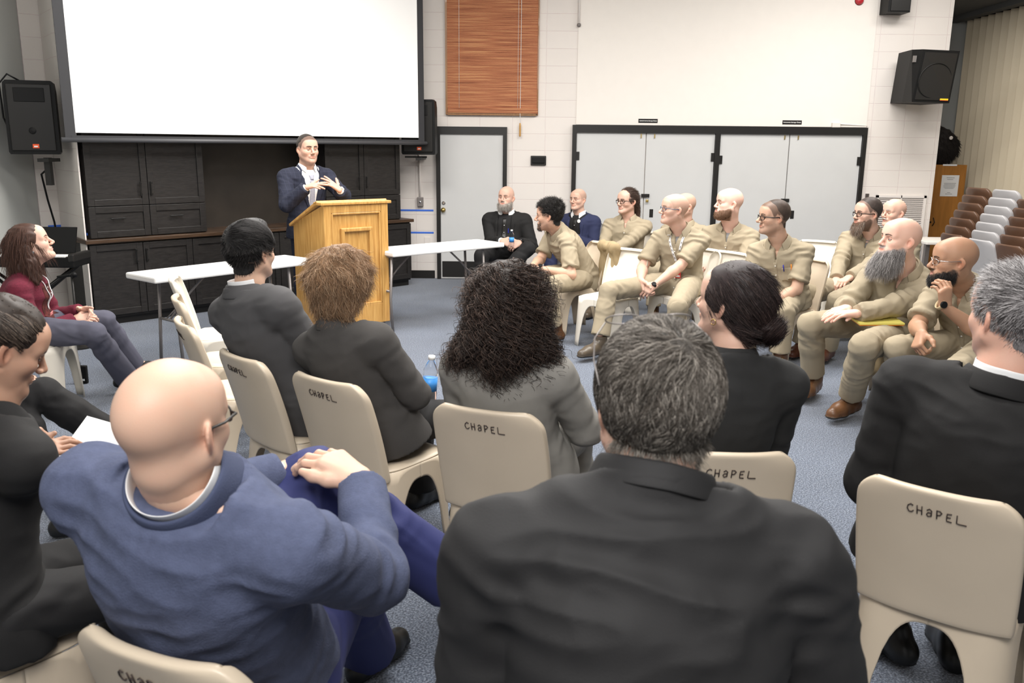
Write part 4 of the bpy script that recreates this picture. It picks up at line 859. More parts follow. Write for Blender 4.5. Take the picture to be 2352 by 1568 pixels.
# ---------------------------------------------------------------- right recess: folding partition, cabinet, fur
G = []; k = 0
for i, y in enumerate(np.arange(12.8, 7.2, -.045)):
    ph = (i % 4); x = 6.30+(.055 if ph in (0,) else (-.055 if ph == 2 else 0)); G.append([(x, y, .02), (x, y, 1.7), (x, y, 3.40)])
cu = MB().grid(G).obj('folding_partition', M['curtain'], solid=.006, smooth=False); tag(cu, 'cream pleated accordion partition covering the right side wall', 'partition')
c0 = aty(2142, 378, 11.9); c1 = aty(2222, 378, 11.9); zc = c0[2]; x0, x1 = RX-.06, c1[0]
wc = MB().box(((x0+x1)/2, 12.15, zc/2), (x1-x0, .5, zc), bv=.004).obj('wooden_cabinet', M['cabwood']); tag(wc, 'tall orange wooden cabinet in the recess behind the right wall end', 'cabinet')
def on_cab(px, py, e=.004): return aty(px, py, 11.9-e)
a, b = on_cab(2163, 402), on_cab(2199, 451); pp = MB().box(((a[0]+b[0])/2, 11.896, (a[2]+b[2])/2), (abs(b[0]-a[0])*.95, .003, abs(a[2]-b[2]))).obj('notice', M['paper']); tag(pp, 'white printed notice taped to the orange wooden cabinet', 'notice')
mb = MB(); cx = (a[0]+b[0])/2
for i, (z, w_) in enumerate([(.88, .5), (.80, .4), (.62, .75), (.56, .7), (.50, .78), (.44, .74), (.38, .6), (.18, .22), (.11, .45)]):
    for k in range(int(w_*16)):
        xx = cx+(k-(w_*16-1)/2)*.0135; mb.box((xx, 11.8935, b[2]+(a[2]-b[2])*z), (.009, .001, .006))
mb.obj('printed_text', M['print'], pp)
a = on_cab(2182, 379); tag(MB().box((a[0], 11.896, a[2]), (.19, .003, .022)).obj('label_strip', M['paper']), 'narrow white label strip along the top of the wooden cabinet', 'label')
a = on_cab(2142, 510); MB().tube([a+V(.004, 0, .06), a+V(.015, -.025, .0), a+V(.0, 0, -.05)], .006, 6).obj('handle', M['black'], wc, smooth=True); MB().lathe([(0, 0), (.012, 0), (.012, .004), (0, .005)], a+V(-.03, 0, 0), (0, -1, 0), 12).obj('keyhole', M['black'], wc)
fz = zc; S = SDF(); fc = V((x0+x1)/2+.05, 12.05, fz+.25); S.ell(fc, (.27, .16, .26), k=0); S.ell(fc+V(.06, 0, -.02), (.27, .15, .22), k=.05); S.ell(fc+V(-.12, 0, .10), (.16, .13, .20), k=.05); S.fn((3, 10, 0), (8, 14, fz+.003), lambda P: P[..., 2]-fz-.003, .01, 's')
v, f = S.mesh(.014); n = normals(v, f); v = v+n*(nz(v, 30, 1)*.012)[:, None]; v[:, 2] = np.maximum(v[:, 2], fz+.003)
fo = mesh_obj('fur_bundle', v, f, M['fur'], col=np.tile((.018, .014, .012), (len(v), 1))); tag(fo, 'shaggy black fur bundle lying on top of the orange cabinet', 'fur')
class _Q: pass
Q = _Q(); Q.c = V(0, 0, 0); Q.hs = 1; Q.R = np.eye(3); Q.o = fo; Q.hw = lambda p: p
nf = normals(v, f); strands(Q, 'fur_strands', M['fur'], (.02, .015, .013), 5000, .06, src=(v, nf), flow=(.1, 0, -1), lift=.5, rad=.002, avoid=False, seg=4, region=lambda v: (v[:, 2] > fz+.02)*1.)
tag(MB().lathe([(0, 0), (.025, 0), (.02, .004), (0, .005)], fc+V(.12, -.20, .10), (0, -1, 0), 12).obj('badge', M['wplate']), 'small pale badge pinned to the black fur bundle', 'badge')
# ledge with pale shelf behind the khaki men, at the right
a, b = atz(2085, 549, .62), atz(2170, 553, .62)
tb = empty('side_table', (0, 0, 0), 'pale wooden side table against the wall below the vent', 'table'); X0, X1 = atz(2100, 549, .62)[0], atz(2185, 549, .62)[0]; yb = atz(2130, 556, .62)[1]
MB().box(((X0+X1)/2+.05, yb+.3, .605), (X1-X0+.1, .6, .03), bv=.004).obj('table_top', M['plaster'], tb)
for dx in (.03, .22): MB().box((X0+dx if dx < .1 else X1+.07, yb+.06, .295), (.05, .05, .59)).obj('leg', M['steel'], tb)
MB().box((X0+.03, yb+.54, .295), (.05, .05, .59)).obj('leg', M['steel'], tb); MB().box((X1+.07, yb+.54, .295), (.05, .05, .59)).obj('leg', M['steel'], tb)
# ---------------------------------------------------------------- lectern
L1, L2, L3 = V(-1.95, 7.83), V(-1.60, 7.36), V(-1.12, 7.76); u = nrm(L3-L2); vv2 = V(-u[1], u[0]); wd = np.linalg.norm(L3-L2); dp = .56
lr = empty('lectern', (*((L2+L3)/2+vv2*dp/2), 0), 'golden oak lectern with panelled front and sloping top on red casters', 'lectern'); lr.rotation_euler = (0, 0, math.atan2(u[1], u[0]))
ht, lo_ = 1.16, .97; w2 = wd/2
mb = MB(); mb.box((0, -dp/2+.010, .63), (wd-.04, .02, ht-.10)); FP = mb.obj('front_panel', M['oak'], lr)
mb = MB()
for s_ in (-1, 1): mb.box((s_*(w2-.035), -dp/2-.005, (ht+.10)/2), (.07, .03, ht-.10-.005), bv=.004)
mb.box((0, -dp/2-.004, ht-.035), (wd-.14, .028, .065), bv=.004); mb.box((0, -dp/2-.004, .19), (wd-.14, .028, .18), bv=.004); mb.obj('front_frame', M['oak'], lr)
mb = MB()
for (x_, z_, a_, b_) in ((0, 1.085, wd-.15, .018), (0, .285, wd-.15, .018)): mb.box((x_, -dp/2-.008, z_), (a_, .02, b_), bv=.005)
for s_ in (-1, 1): mb.box((s_*(w2-.08), -dp/2-.008, .685), (.018, .02, .80), bv=.005)
mb.obj('inner_moulding', M['oak'], FP)
pw, pz0, pz1 = .31, .60, .945; mb = MB()
for z_ in (pz0, pz1): mb.box((0, -dp/2-.012, z_), (pw, .03, .035), bv=.008)
for s_ in (-1, 1): mb.box((s_*(pw/2-.017), -dp/2-.012, (pz0+pz1)/2), (.035, .029, pz1-pz0), bv=.008)
mb.obj('picture_moulding', M['oak'], FP)
for s_ in (-1, 1):
    x_ = s_*(w2-.012); P4 = [(-dp/2, .10), (dp/2, .10), (dp/2, lo_), (-dp/2, ht)]; vs = [(x_+e, y, z) for e in (-.011, .011) for y, z in P4]
    MB().add(vs, [(0, 1, 2, 3), (7, 6, 5, 4), (0, 4, 5, 1), (1, 5, 6, 2), (2, 6, 7, 3), (3, 7, 4, 0)]).obj('side_panel', M['oak'], lr)
MB().box((0, -.02, .115), (wd-.05, dp-.06, .03)).obj('bottom_board', M['oak'], lr); MB().box((0, .02, .60), (wd-.05, dp-.08, .02)).obj('shelf', M['oak'], lr)
sl_ = math.atan2(ht-lo_, dp-.12); mb = MB(); mb.box((0, .035, (ht+lo_)/2+.005), (wd+.06, (dp-.02)/math.cos(sl_), .025), R=frame((1, 0, 0), (0, math.sin(sl_), math.cos(sl_))), bv=.005); TP = mb.obj('reading_top', M['oak'], lr)
MB().box((0, -dp/2+.035, ht+.012), (wd+.06, .14, .025), bv=.005).obj('top_shelf', M['oak'], lr)
for sx in (-1, 1):
    for sy in (-1, 1):
        c_ = MB().box((sx*(w2-.05), sy*(dp/2-.05), .082), (.05, .05, .03)).obj('caster', M['steel'], lr); MB().lathe([(.0, -.014), (.030, -.013), (.034, -.008), (.034, .008), (.030, .013), (0, .014)], (sx*(w2-.05), sy*(dp/2-.05)-.01, .035), (.3, 1, 0), 20).obj('wheel', M['red'], c_, smooth=True)
# ---------------------------------------------------------------- folding tables
def fold_table(nl, nr, wid, lab, ins=(.22, .22)):
    nl, nr = V(*nl), V(*nr); u = nrm(nr-nl); n_ = V(-u[1], u[0]); L_ = np.linalg.norm(nr-nl); r = empty('folding_table', (*((nl+nr)/2+n_*wid/2), 0), lab, 'table', 'white folding tables'); r.rotation_euler = (0, 0, math.atan2(u[1], u[0]))
    MB().box((0, 0, .74-.0225), (L_, wid, .045), bv=.012).obj('table_top', M['white'], r)
    for s_ in (-1, 1):
        x_ = s_*(L_/2-ins[0 if s_ < 0 else 1]); mb = MB()
        for sy in (-1, 1): mb.tube([(x_-s_*.0, sy*(wid/2-.07), .70), (x_+s_*.02, sy*(wid/2-.07), .30), (x_+s_*.02, sy*(wid/2-.04), .0)], .0125, 8)
        mb.tube([(x_+s_*.015, -(wid/2-.07), .38), (x_+s_*.015, wid/2-.07, .38)], .011, 8); mb.tube([(x_, -(wid/2-.07), .69), (x_, wid/2-.07, .69)], .011, 8); lg = mb.obj('leg', M['steel'], r, smooth=True)
        mb = MB(); mb.tube([(x_+s_*.015, 0, .38), (x_-s_*.16, 0, .56), (x_-s_*.32, 0, .695)], .009, 7); mb.tube([(x_+s_*.015, -.05, .38), (x_-s_*.12, 0, .52)], .006, 6); mb.tube([(x_+s_*.015, .05, .38), (x_-s_*.12, 0, .52)], .006, 6); mb.obj('brace', M['steel'], lg, smooth=True)
    return r
fold_table((-2.51, 6.04), (-1.63, 7.15), .40, 'white folding table left of the lectern, nearest the empty chairs')
fold_table((-1.05, 7.62), (-.08, 8.49), .42, 'white folding table right of the lectern, reaching towards the bearded man', ins=(.03, .22))
# ---------------------------------------------------------------- chairs
def chair_proto(m, lab, grp, ink=True):
    r = empty('moulded_chair', (0, 0, 0), lab, 'chair', grp); SZ = .43; hx, yf, yr = .205, .205, -.185
    def out(z): return .040*(1-z/SZ)**1.1
    def rr(u):  # rounded rectangle, u in 0..1 round the perimeter from front middle
        t = u*2*math.pi; c, s_ = math.sin(t), math.cos(t); k = (abs(c)**5+abs(s_)**5)**(1/5); x = c/k; y = s_/k
        return x, y
    # four legs with their share of the skirt
    for q in range(4):
        us = [q*.25+.25*(.5-.5*math.cos(math.pi*i/26)) for i in range(27)] if False else [q*.25+.25*i/30 for i in range(31)]; G = []
        for u_ in us:
            x, y = rr(u_); t = ((u_-q*.25)/.25); e = abs(t-.5)*2       # e: 0 at corner, 1 at mid side
            side_front = (q in (0, 3) and False); top = .36 if True else .3
            lw = .30; zb = 0 if e < lw else top*(1-(1-(e-lw)/(1-lw))**3.2)**(1/2.4)
            zt = SZ-.012; col = []
            for k in range(9):
                z = zt+(zb-zt)*k/8; o_ = out(z); cx = x*(hx+o_*.6); cy = (y*(yf-yr)/2+(yf+yr)/2)+(o_*np.sign(y)*abs(y)*(1.35 if y < 0 else .5)); col.append((cx, cy, z))
            G.append(col)
        MB().grid(G).obj('leg', m, r, smooth=True, solid=.006, off=-1)
    # seat
    G = []
    for i in range(15):
        row = []; a = -1+2*i/14
        for j in range(15):
            b = -1+2*j/14; k = max(1e-6, (abs(a)**5+abs(b)**5)**.2); mx = max(abs(a), abs(b)); x = a/k*mx*hx if k > 0 else 0; y = (b/k*mx)*(yf-yr)/2+(yf+yr)/2
            z = SZ+.004-.022*math.cos(a*1.5)*math.cos(b*1.5)*(1 if b < .3 else .8)-(.014 if mx > .97 else 0)+(.006 if .8 < mx < .97 else 0); row.append((x, y, z))
        G.append(row)
    MB().grid(G, flip=True).obj('seat', m, r, smooth=True, solid=.006, sub=1, off=-1)
    # back shell: flange, panel, flange
    G = []; zs = list(np.linspace(.385, .70, 10))+[.73, .755, .775, .79, .80]
    def by(z): t = (z-.385)/.415; return yr-.012-.085*t-.03*t*t
    def hwid(z): t = (z-.385)/.415; w_ = .205+.012*math.sin(t*2.2)-.012*t; return w_ if z < .74 else w_-.045*((z-.74)/.06)**2.2
    for z in zs:
        w_ = hwid(z); row = [(-w_-.002, by(z)+.045, z-.004), (-w_, by(z)+.015, z)]
        for b in np.linspace(-1, 1, 13): row.append((b*w_*.975, by(z)+.012-.030*(1-abs(b)**2.6), z))
        row += [(w_, by(z)+.015, z), (w_+.002, by(z)+.045, z-.004)]; G.append(row)
    w_ = hwid(.80)
    for dz, dy in ((.004, .010), (.003, .020), (-.004, .030), (-.016, .034)):
        G.append([(b*w_*1.0, by(.80)+.012-.030*(1-abs(b)**2.6)+dy*(.6 if abs(b) > .9 else 1), .80+dz) for b in np.linspace(-1, 1, 17)])
    bk = MB().grid(G).obj('backrest', m, r, smooth=True, solid=.0055, sub=1)
    if ink: chapel(bk, by)
    return r
def chapel(parent, by):
    S_ = {'C': [[(.9, .85), (.55, 1), (.15, .75), (.05, .4), (.3, .05), (.7, .05), (.95, .25)]], 'H': [[(.1, 1), (.12, 0)], [(.1, .5), (.8, .5)], [(.8, 1), (.78, 0)]], 'a': [[(.15, .75), (.5, .95), (.8, .75), (.75, .1)], [(.78, .5), (.3, .5), (.1, .25), (.3, .02), (.7, .15)]],
          'P': [[(.15, 0), (.15, 1), (.6, .98), (.85, .78), (.6, .5), (.15, .45)]], 'E': [[(.85, .95), (.2, .9), (.15, .5), (.15, .05), (.85, .0)], [(.18, .5), (.7, .52)]], 'L': [[(.2, 1), (.15, .08), (.5, .02), (1.5, 0)]]}
    mb = MB(); x = -.065
    for i, ch in enumerate('CHaPEL'):
        for st in S_[ch]:
            P = []
            for a, b in st: X = x+a*.0175; Z = .728+b*.026-i*.0008; e = X/.2; P.append((X, by(Z)+.012-.030*(1-abs(e)**2.6)-.0048, Z))
            mb.tube(P, .0016, 5)
        x += .024
    mb.obj('marker_lettering', M['ink'], parent, smooth=True)
def front_seat(px, py, yaw, z=.80):
    """pelvis of someone whose chair back shows; the middle of its rim is at px, py"""
    q = atz(px, py, z)+look(yaw)[0]*.285; return V(q[0], q[1], .545)
used = {}
def chair(kind, x, y, yaw, label, group=None, dz=0):
    if kind not in used:
        m = {'beige': 'chair', 'ivory': 'chairw', 'brown': 'chairb', 'grey': 'chairg'}[kind]
        r = chair_proto(M[m], label, group, ink=(kind == 'beige')); used[kind] = r; r.location = (x, y, dz); r.rotation_euler = (0, 0, math.radians(yaw))
    else: r = dup(used[kind], (x, y, dz), math.radians(yaw), label, group)
    if group: r['group'] = group
    elif 'group' in r: del r['group']
    return r
def chair_rim(kind, px, py, yaw, label, z=.80, **k):
    p = atz(px, py, z); f = look(yaw)[0]; q = p+f*.285; return chair(kind, q[0], q[1], yaw, label, **k)
# ---------------------------------------------------------------- cloth and skin
M['skin'] = mat('skin', (.7, .5, .4), .48, vcol=True, sss=.12, bump=.08, bscale=350, spec=.4); M['hair'] = mat('hair', (.1, .08, .06), .55, vcol=True, spec=.4)
M['khaki'] = mat('khaki_twill', (.325, .272, .188), .9, bump=.15, bscale=500, var=.03, vscale=9); M['khakid'] = mat('khaki_coat', (.33, .25, .14), .9, bump=.15, bscale=400, var=.05)
M['button'] = mat('shirt_button', (.8, .78, .72), .4); M['tee'] = mat('grey_tee', (.20, .20, .20), .9)
M['shoe'] = mat('shoe_leather', (.1, .1, .1), .38, vcol=True); M['lace'] = mat('yellow_lace', (.45, .30, .06), .8); M['laceg'] = mat('grey_lace', (.3, .27, .22), .8)
M['suitg'] = mat('grey_suit_wool', (.072, .070, .072), .9, bump=.12, bscale=500, tor=[('centre',)]); M['suitg2'] = mat('charcoal_wool', (.056, .052, .049), .95, bump=.15, bscale=400, var=.05, tor=[('centre',)])
M['suitl'] = mat('light_grey_wool', (.235, .225, .205), .95, bump=.15, bscale=400, var=.03, tor=[('centre',)]); M['suitb'] = mat('black_wool', (.008, .0075, .0075), .85, bump=.12, bscale=400, tor=[('centre',)])
M['shirtk'] = mat('black_shirt_cotton', (.012, .0115, .012), .75, bump=.10, bscale=300, tor=[('yoke', .40)]); M['plaid'] = mat('navy_plaid_wool', (.014, .017, .034), .85, tor=[('plaid', (.028, .032, .058))]); M['navy'] = mat('navy_wool', (.022, .028, .075), .85, bump=.1, bscale=400)
M['sweater'] = mat('blue_knit', (.072, .086, .148), .95, bump=.35, bscale=260, var=.10, vscale=60); M['collark'] = mat('dark_blue_rib', (.050, .062, .115), .95, bump=.3, bscale=300); M['bluet'] = mat('royal_blue_trousers', (.022, .028, .115), .75, bump=.08, bscale=300)
M['burg'] = mat('burgundy_knit', (.125, .012, .028), .95, bump=.4, bscale=220, var=.15, vscale=90, tor=[('rib', .008)]); M['burgp'] = mat('brown_red_pattern', (.075, .014, .012), .95, var=.75, vscale=42, bump=.3, bscale=90); M['slack'] = mat('slate_trousers', (.080, .080, .110), .9, bump=.1, bscale=300)
M['wshirt'] = mat('white_shirt', (.80, .80, .80), .8, bump=.05, bscale=300); M['tie'] = mat('grey_tie', (.34, .35, .42), .6, var=.15, vscale=120); M['blackc'] = mat('black_cotton', (.010, .0095, .010), .85, bump=.1, bscale=400); M['sock'] = mat('grey_sock', (.10, .10, .105), .9)
M['clear'] = mat('clear_plastic', (.95, .97, 1), .05, trans=1, ior=1.2); M['label'] = mat('blue_bottle_label', (.06, .30, .75), .4); M['cardp'] = mat('pink_badge', (.80, .28, .27), .4); M['cardr'] = mat('red_badge', (.70, .07, .06), .4); M['lany'] = mat('white_lanyard', (.8, .8, .8), .6)
M['pen'] = mat('blue_pen', (.02, .03, .35), .3); M['peno'] = mat('orange_pen', (.8, .25, .02), .3); M['pad'] = mat('yellow_legal_pad', (.75, .66, .16), .7); M['gold'] = mat('gold', (.75, .5, .2), .25, metal=1); M['eyeb'] = mat('frame_blue', (.05, .10, .16), .3); M['tan'] = mat('tan_strap', (.55, .42, .25), .6)
LS, MS, DS, BS_ = (.62, .39, .30), (.52, .31, .22), (.40, .235, .155), (.335, .18, .11)
SK = M['skin']
def seated(label, head, yaw, tyaw, lean=.06, hs=1.0, bs=1.0, neck=None, pel=None, side=0, knees=None, ankles=None, wr=None, clasp=None, spread=.13, hands=None, pelz=.545, kz=.50, toe=None, nd=.180, **kw):
    c = aty(*head) if head[2] < 50 else head; f = look(tyaw)[0]; l = look(tyaw)[1]
    if neck is None: neck = c-V(0, 0, nd*hs)-f*.035
    if pel is None: pel = neck-f*lean+l*side; pel = V(pel[0], pel[1], pelz)
    if knees is None: knees = [pel+f*.41*bs-l*spread+V(0, 0, kz-pelz), pel+f*.41*bs+l*spread+V(0, 0, kz-pelz)]
    if ankles is None: ankles = [V(k[0], k[1], .09)+f*.02 for k in knees]
    if wr is None:
        if clasp is None: clasp = pel+f*.27+V(0, 0, .13)
        d0 = nrm(l*.70+f*.60-V(0, 0, .12)); d1 = nrm(-l*.70+f*.60-V(0, 0, .12)); wr = [clasp-d0*.085, clasp-d1*.085-f*.012-V(0, 0, .012)]
        if hands is None: hands = [dict(d=d0, pn=nrm(l*.6-f*.55-V(0, 0, .35)), curl=(48, 45, 20), spread=1.6), dict(d=d1, pn=nrm(-l*.6-f*.55-V(0, 0, .35)), curl=(48, 45, 20), spread=1.6)]
    return Person(label, c, yaw, neck, pel, tyaw, bs=bs, hs=hs, kn=knees, an=ankles, toe=toe, wr=wr, hands=hands, **kw)
def trousers(p, m, infl=.014, flare=.022, fold=.005, cut=.05, name='trousers'):
    S = SDF(); p.legs(S, infl, flare, cut=cut-.05); return p.wear(name, S, m, fold=fold)
def shoes(p, kind='black', **k):
    k.setdefault('s_', 1.12)
    c = {'black': ((.012, .012, .012), (.008, .008, .008), False, None), 'boot': ((.115, .052, .022), (.03, .025, .02), True, M['lace']), 'brown': ((.10, .03, .015), (.015, .01, .01), False, None), 'hiker': ((.085, .065, .045), (.02, .02, .02), True, M['laceg'])}[kind]
    for i in (0, 1): p.shoe(i, M['shoe'], c[0], c[1], boot=c[2], lace=c[3], **k)
def buttons(p, T, u, ts, m, r=.0055, par=None):
    mb = MB()
    for t in ts: q = p.cast(T, u, t, .004); mb.lathe([(0, 0), (r, 0), (r, .0022), (0, .003)], q, p.T[1], 10)
    return mb.obj('buttons', m, p.o, smooth=True)
def khaki(p, sleeve='short', pens=(), tee=False, pocket=True, col='khaki', boots='boot', belly=0, open_=.045):
    m = M[col]; trousers(p, m, fold=.0065, cut=.12 if boots in ('boot', 'hiker') else .06)
    S = SDF(); p.torso(S, .016, -.16, 1.02, flare=.05); p.shoulders(S, .010); p.carve(S, ([.74, .82, 1.15], [0, .004, open_]), .76); p.necktrim(S, .030)
    if sleeve == 'short': p.arm(S, .012, 'short', flare=.006)
    else: p.arm(S, .015, 'wrist', flare=.010)
    p.wear('shirt', S, m, h=.0075, fold=.0095); T = p.bvh()
    p.collar('collar', m, r=.071, h0=.036, gap=.58, pt=.036, drop=.040, hi=.034, out=.030)
    p.patch('placket', T, [(-.014, -.10), (.014, -.10), (.012, .76), (-.016, .76)], m, 2, 24, off=.001, th=.001)
    if pocket: p.patch('pocket', T, [(.045, .42), (.125, .42), (.125, .66), (.045, .66)], m, 8, 8, off=.001, th=.001)
    buttons(p, T, -.001, np.linspace(.02, .70, 5), M['button'])
    for k, (u, mm) in enumerate(pens):
        a = p.cast(T, u, .60, .004); b = p.cast(T, u, .72, .006); o = MB().tube([a, b], .0042, 7).obj('pen', mm, p.o, smooth=True)
    if tee: q = SDF(); p.torso(q, -.002, .5, .97); p.shoulders(q, -.008); p.necktrim(q, .02); p.wear('undershirt', q, M['tee'], fold=0)
    shoes(p, boots); return T
def jacket(p, m, openw=None, tb=.25, infl=.024, hem=-.22, fold=.0045, flare=.06, pad=.008, sl=.014, name='jacket', collar=True, cr=.080, ch=-.006):
    S = SDF(); p.torso(S, infl, hem, 1.0, flare=flare); p.shoulders(S, .014+pad)
    if openw: p.carve(S, openw, tb)
    p.necktrim(S, ch+.022); p.arm(S, sl+.008, 'wrist', flare=.006)
    o = p.wear(name, S, m, fold=fold); T = p.bvh()
    if collar: p.collar('jacket_collar', m, r=cr, h0=ch+.030, hi=.036, out=.030, drop=.052, pt=.02, gap=.95, th=.004)
    return T
def lapels(p, T, m, w0=.012, w1=.075, tb=.28, tt=.93, wid=.055):
    for s_ in (-1, 1): p.patch('lapel', T, [(s_*(w0+.002), tb), (s_*(w0+.012), tb), (s_*(w1+wid), tt-.18), (s_*(w1+.004), tt)], m, 5, 12, off=.003, th=.0025)
def cuffs(p, m):
    for i in (0, 1):
        S = SDF(); n = nrm(p.wr[i]-p.el[i]); S.cone(p.wr[i]-n*.05, p.wr[i]-n*.002, .034*p.bs, .034*p.bs, cut=0); v, f = S.mesh(.005); mesh_obj('cuff', v, f, m, p.o)
def ribbon(p, name, pts, w_, m, nrmv, th=.0015, parent=None):
    G = []; pts = [np.array(q) for q in pts]
    for i, q in enumerate(pts): t = nrm(pts[min(i+1, len(pts)-1)]-pts[max(i-1, 0)]); sd = nrm(np.cross(t, nrmv)); G.append([q-sd*w_/2, q+sd*w_/2])
    return MB().grid(G).obj(name, m, parent or p.o, smooth=True, solid=th)
def bottle(base, ax, label, s=1.0):
    R = frame(np.cross(nrm(ax), [0, 1, .1]), ax); prof = [(.0, 0), (.030, 0), (.0325, .008), (.0325, .055), (.031, .058), (.031, .12), (.0325, .124), (.031, .15), (.016, .185), (.0125, .19), (.0125, .205)]
    o = MB().lathe([(r*s, z*s) for r, z in prof], base, ax, 28).obj('water_bottle', M['clear'], smooth=True); tag(o, label, 'bottle')
    MB().lathe([(.0318*s, .060*s), (.0318*s, .118*s)], base, ax, 28).obj('bottle_label', M['label'], o, smooth=True); MB().lathe([(.0145*s, .196*s), (.0145*s, .214*s), (0, .215*s)], base, ax, 18).obj('cap', M['white'], o, smooth=True)
    mb = MB().lathe([(.032*s, .092*s), (.0322*s, .100*s)], base, ax, 28); return o
# ---------------------------------------------------------------- chairs in view
chair_rim('beige', 326+30, 1487-6, -24, 'beige moulded chair holding the bald man in the blue sweater')
chair_rim('beige', 2155, 1122, -38, 'beige moulded chair marked CHaPEL behind the grey-haired man in the black suit')
chair_rim('beige', 1115, 938, -22, 'beige moulded chair marked CHaPEL behind the woman with long dark curls')
chair_rim('beige', 748, 868, -37, 'beige moulded chair marked CHaPEL behind the woman with auburn hair')
chair_rim('beige', 553, 815, -46, 'beige moulded chair behind the young man in the grey suit')
chair_rim('beige', 1672, 1035, -3, 'beige moulded chair behind the woman with the dark bun')
chair_rim('ivory', 404, 640, -72, 'empty ivory chair farthest of the three beside the left white table')
chair_rim('beige', 412, 684, -66, 'empty beige chair in the middle of the row of three by the white table')
chair_rim('beige', 424, 738, -60, 'empty beige chair nearest of the row of three by the white table')
# ---------------------------------------------------------------- 1 speaker at the lectern
def build_speaker():
    c = aty(706, 344, 8.28); f = look(-128)[0]
    p = Person('person in a navy plaid suit gesturing with open hands behind the oak lectern', c, (-142, 2), c-V(0, 0, .185)+V(-.02, .03, 0), V(c[0]-.03, c[1]+.05, .88), -142, bs=1.02, hs=1.10, sw=.205,
      kn=[(c[0]-.12, c[1]+.05, .47), (c[0]+.10, c[1]+.1, .47)], an=[(c[0]-.13, c[1]+.10, .09), (c[0]+.10, c[1]+.16, .09)],
      wr=[aty(704, 430, 7.98), aty(781, 437, 8.05)], pole=[V(-1, .2, -.9), V(.8, .4, -1.1)],
      hands=[dict(d=(.92, -.25, .22), pn=(.35, .25, -.75), fc=[(8, 8, 5), (12, 10, 5), (20, 12, 5), (12, 8, 5)], spread=3.2, thumb=(.55, .8, .1), tc=5), dict(d=(-.72, -.25, .62), pn=(-.5, .3, -.55), fc=[(8, 8, 5), (14, 10, 5), (20, 14, 5), (10, 8, 5)], spread=3.0, thumb=(.5, .82, .1), tc=5)],
      skin=(.62, .385, .29), hd=dict(scalp='buzz', hairc=(.018, .013, .010), jaw=1.05, beard='stubble', beardc=(.12, .08, .06), fat=.003, brow=1.3))
    p.body(SK)
    vf = cap_part(p, t=.003, top=.007, lump=.001); hair_obj(p, 'hair', vf, M['hair'], (.022, .016, .012))
    trousers(p, M['plaid'])
    S = SDF(); p.torso(S, .002, -.2, 1.0); p.shoulders(S, .002); p.wear('dress_shirt', S, M['wshirt'], fold=.002); T = p.bvh()
    p.patch('tie', T, [(-.030, .0), (.030, .0), (.020, .86), (-.020, .86)], M['tie'], 4, 20, off=.004, th=.003, label='pale grey tie'); p.patch('tie_knot', T, [(-.013, .85), (.013, .85), (.024, .93), (-.024, .93)], M['tie'], 4, 4, off=.008, th=.006)
    T2 = jacket(p, M['plaid'], openw=([.22, .35, .95], [0, .022, .088]), tb=.24, hem=-.16, infl=.020, cr=.078, fold=.007); lapels(p, T2, M['plaid'], w0=.01, w1=.082, tb=.26, wid=.05)
    p.collar('shirt_collar', M['wshirt'], r=.071, h0=.036, gap=.5, hi=.034, drop=.034, pt=.018, out=.016); cuffs(p, M['wshirt']); shoes(p)
    p.watch(1, M['chrome'], M['white'], off=.012)
build_speaker()
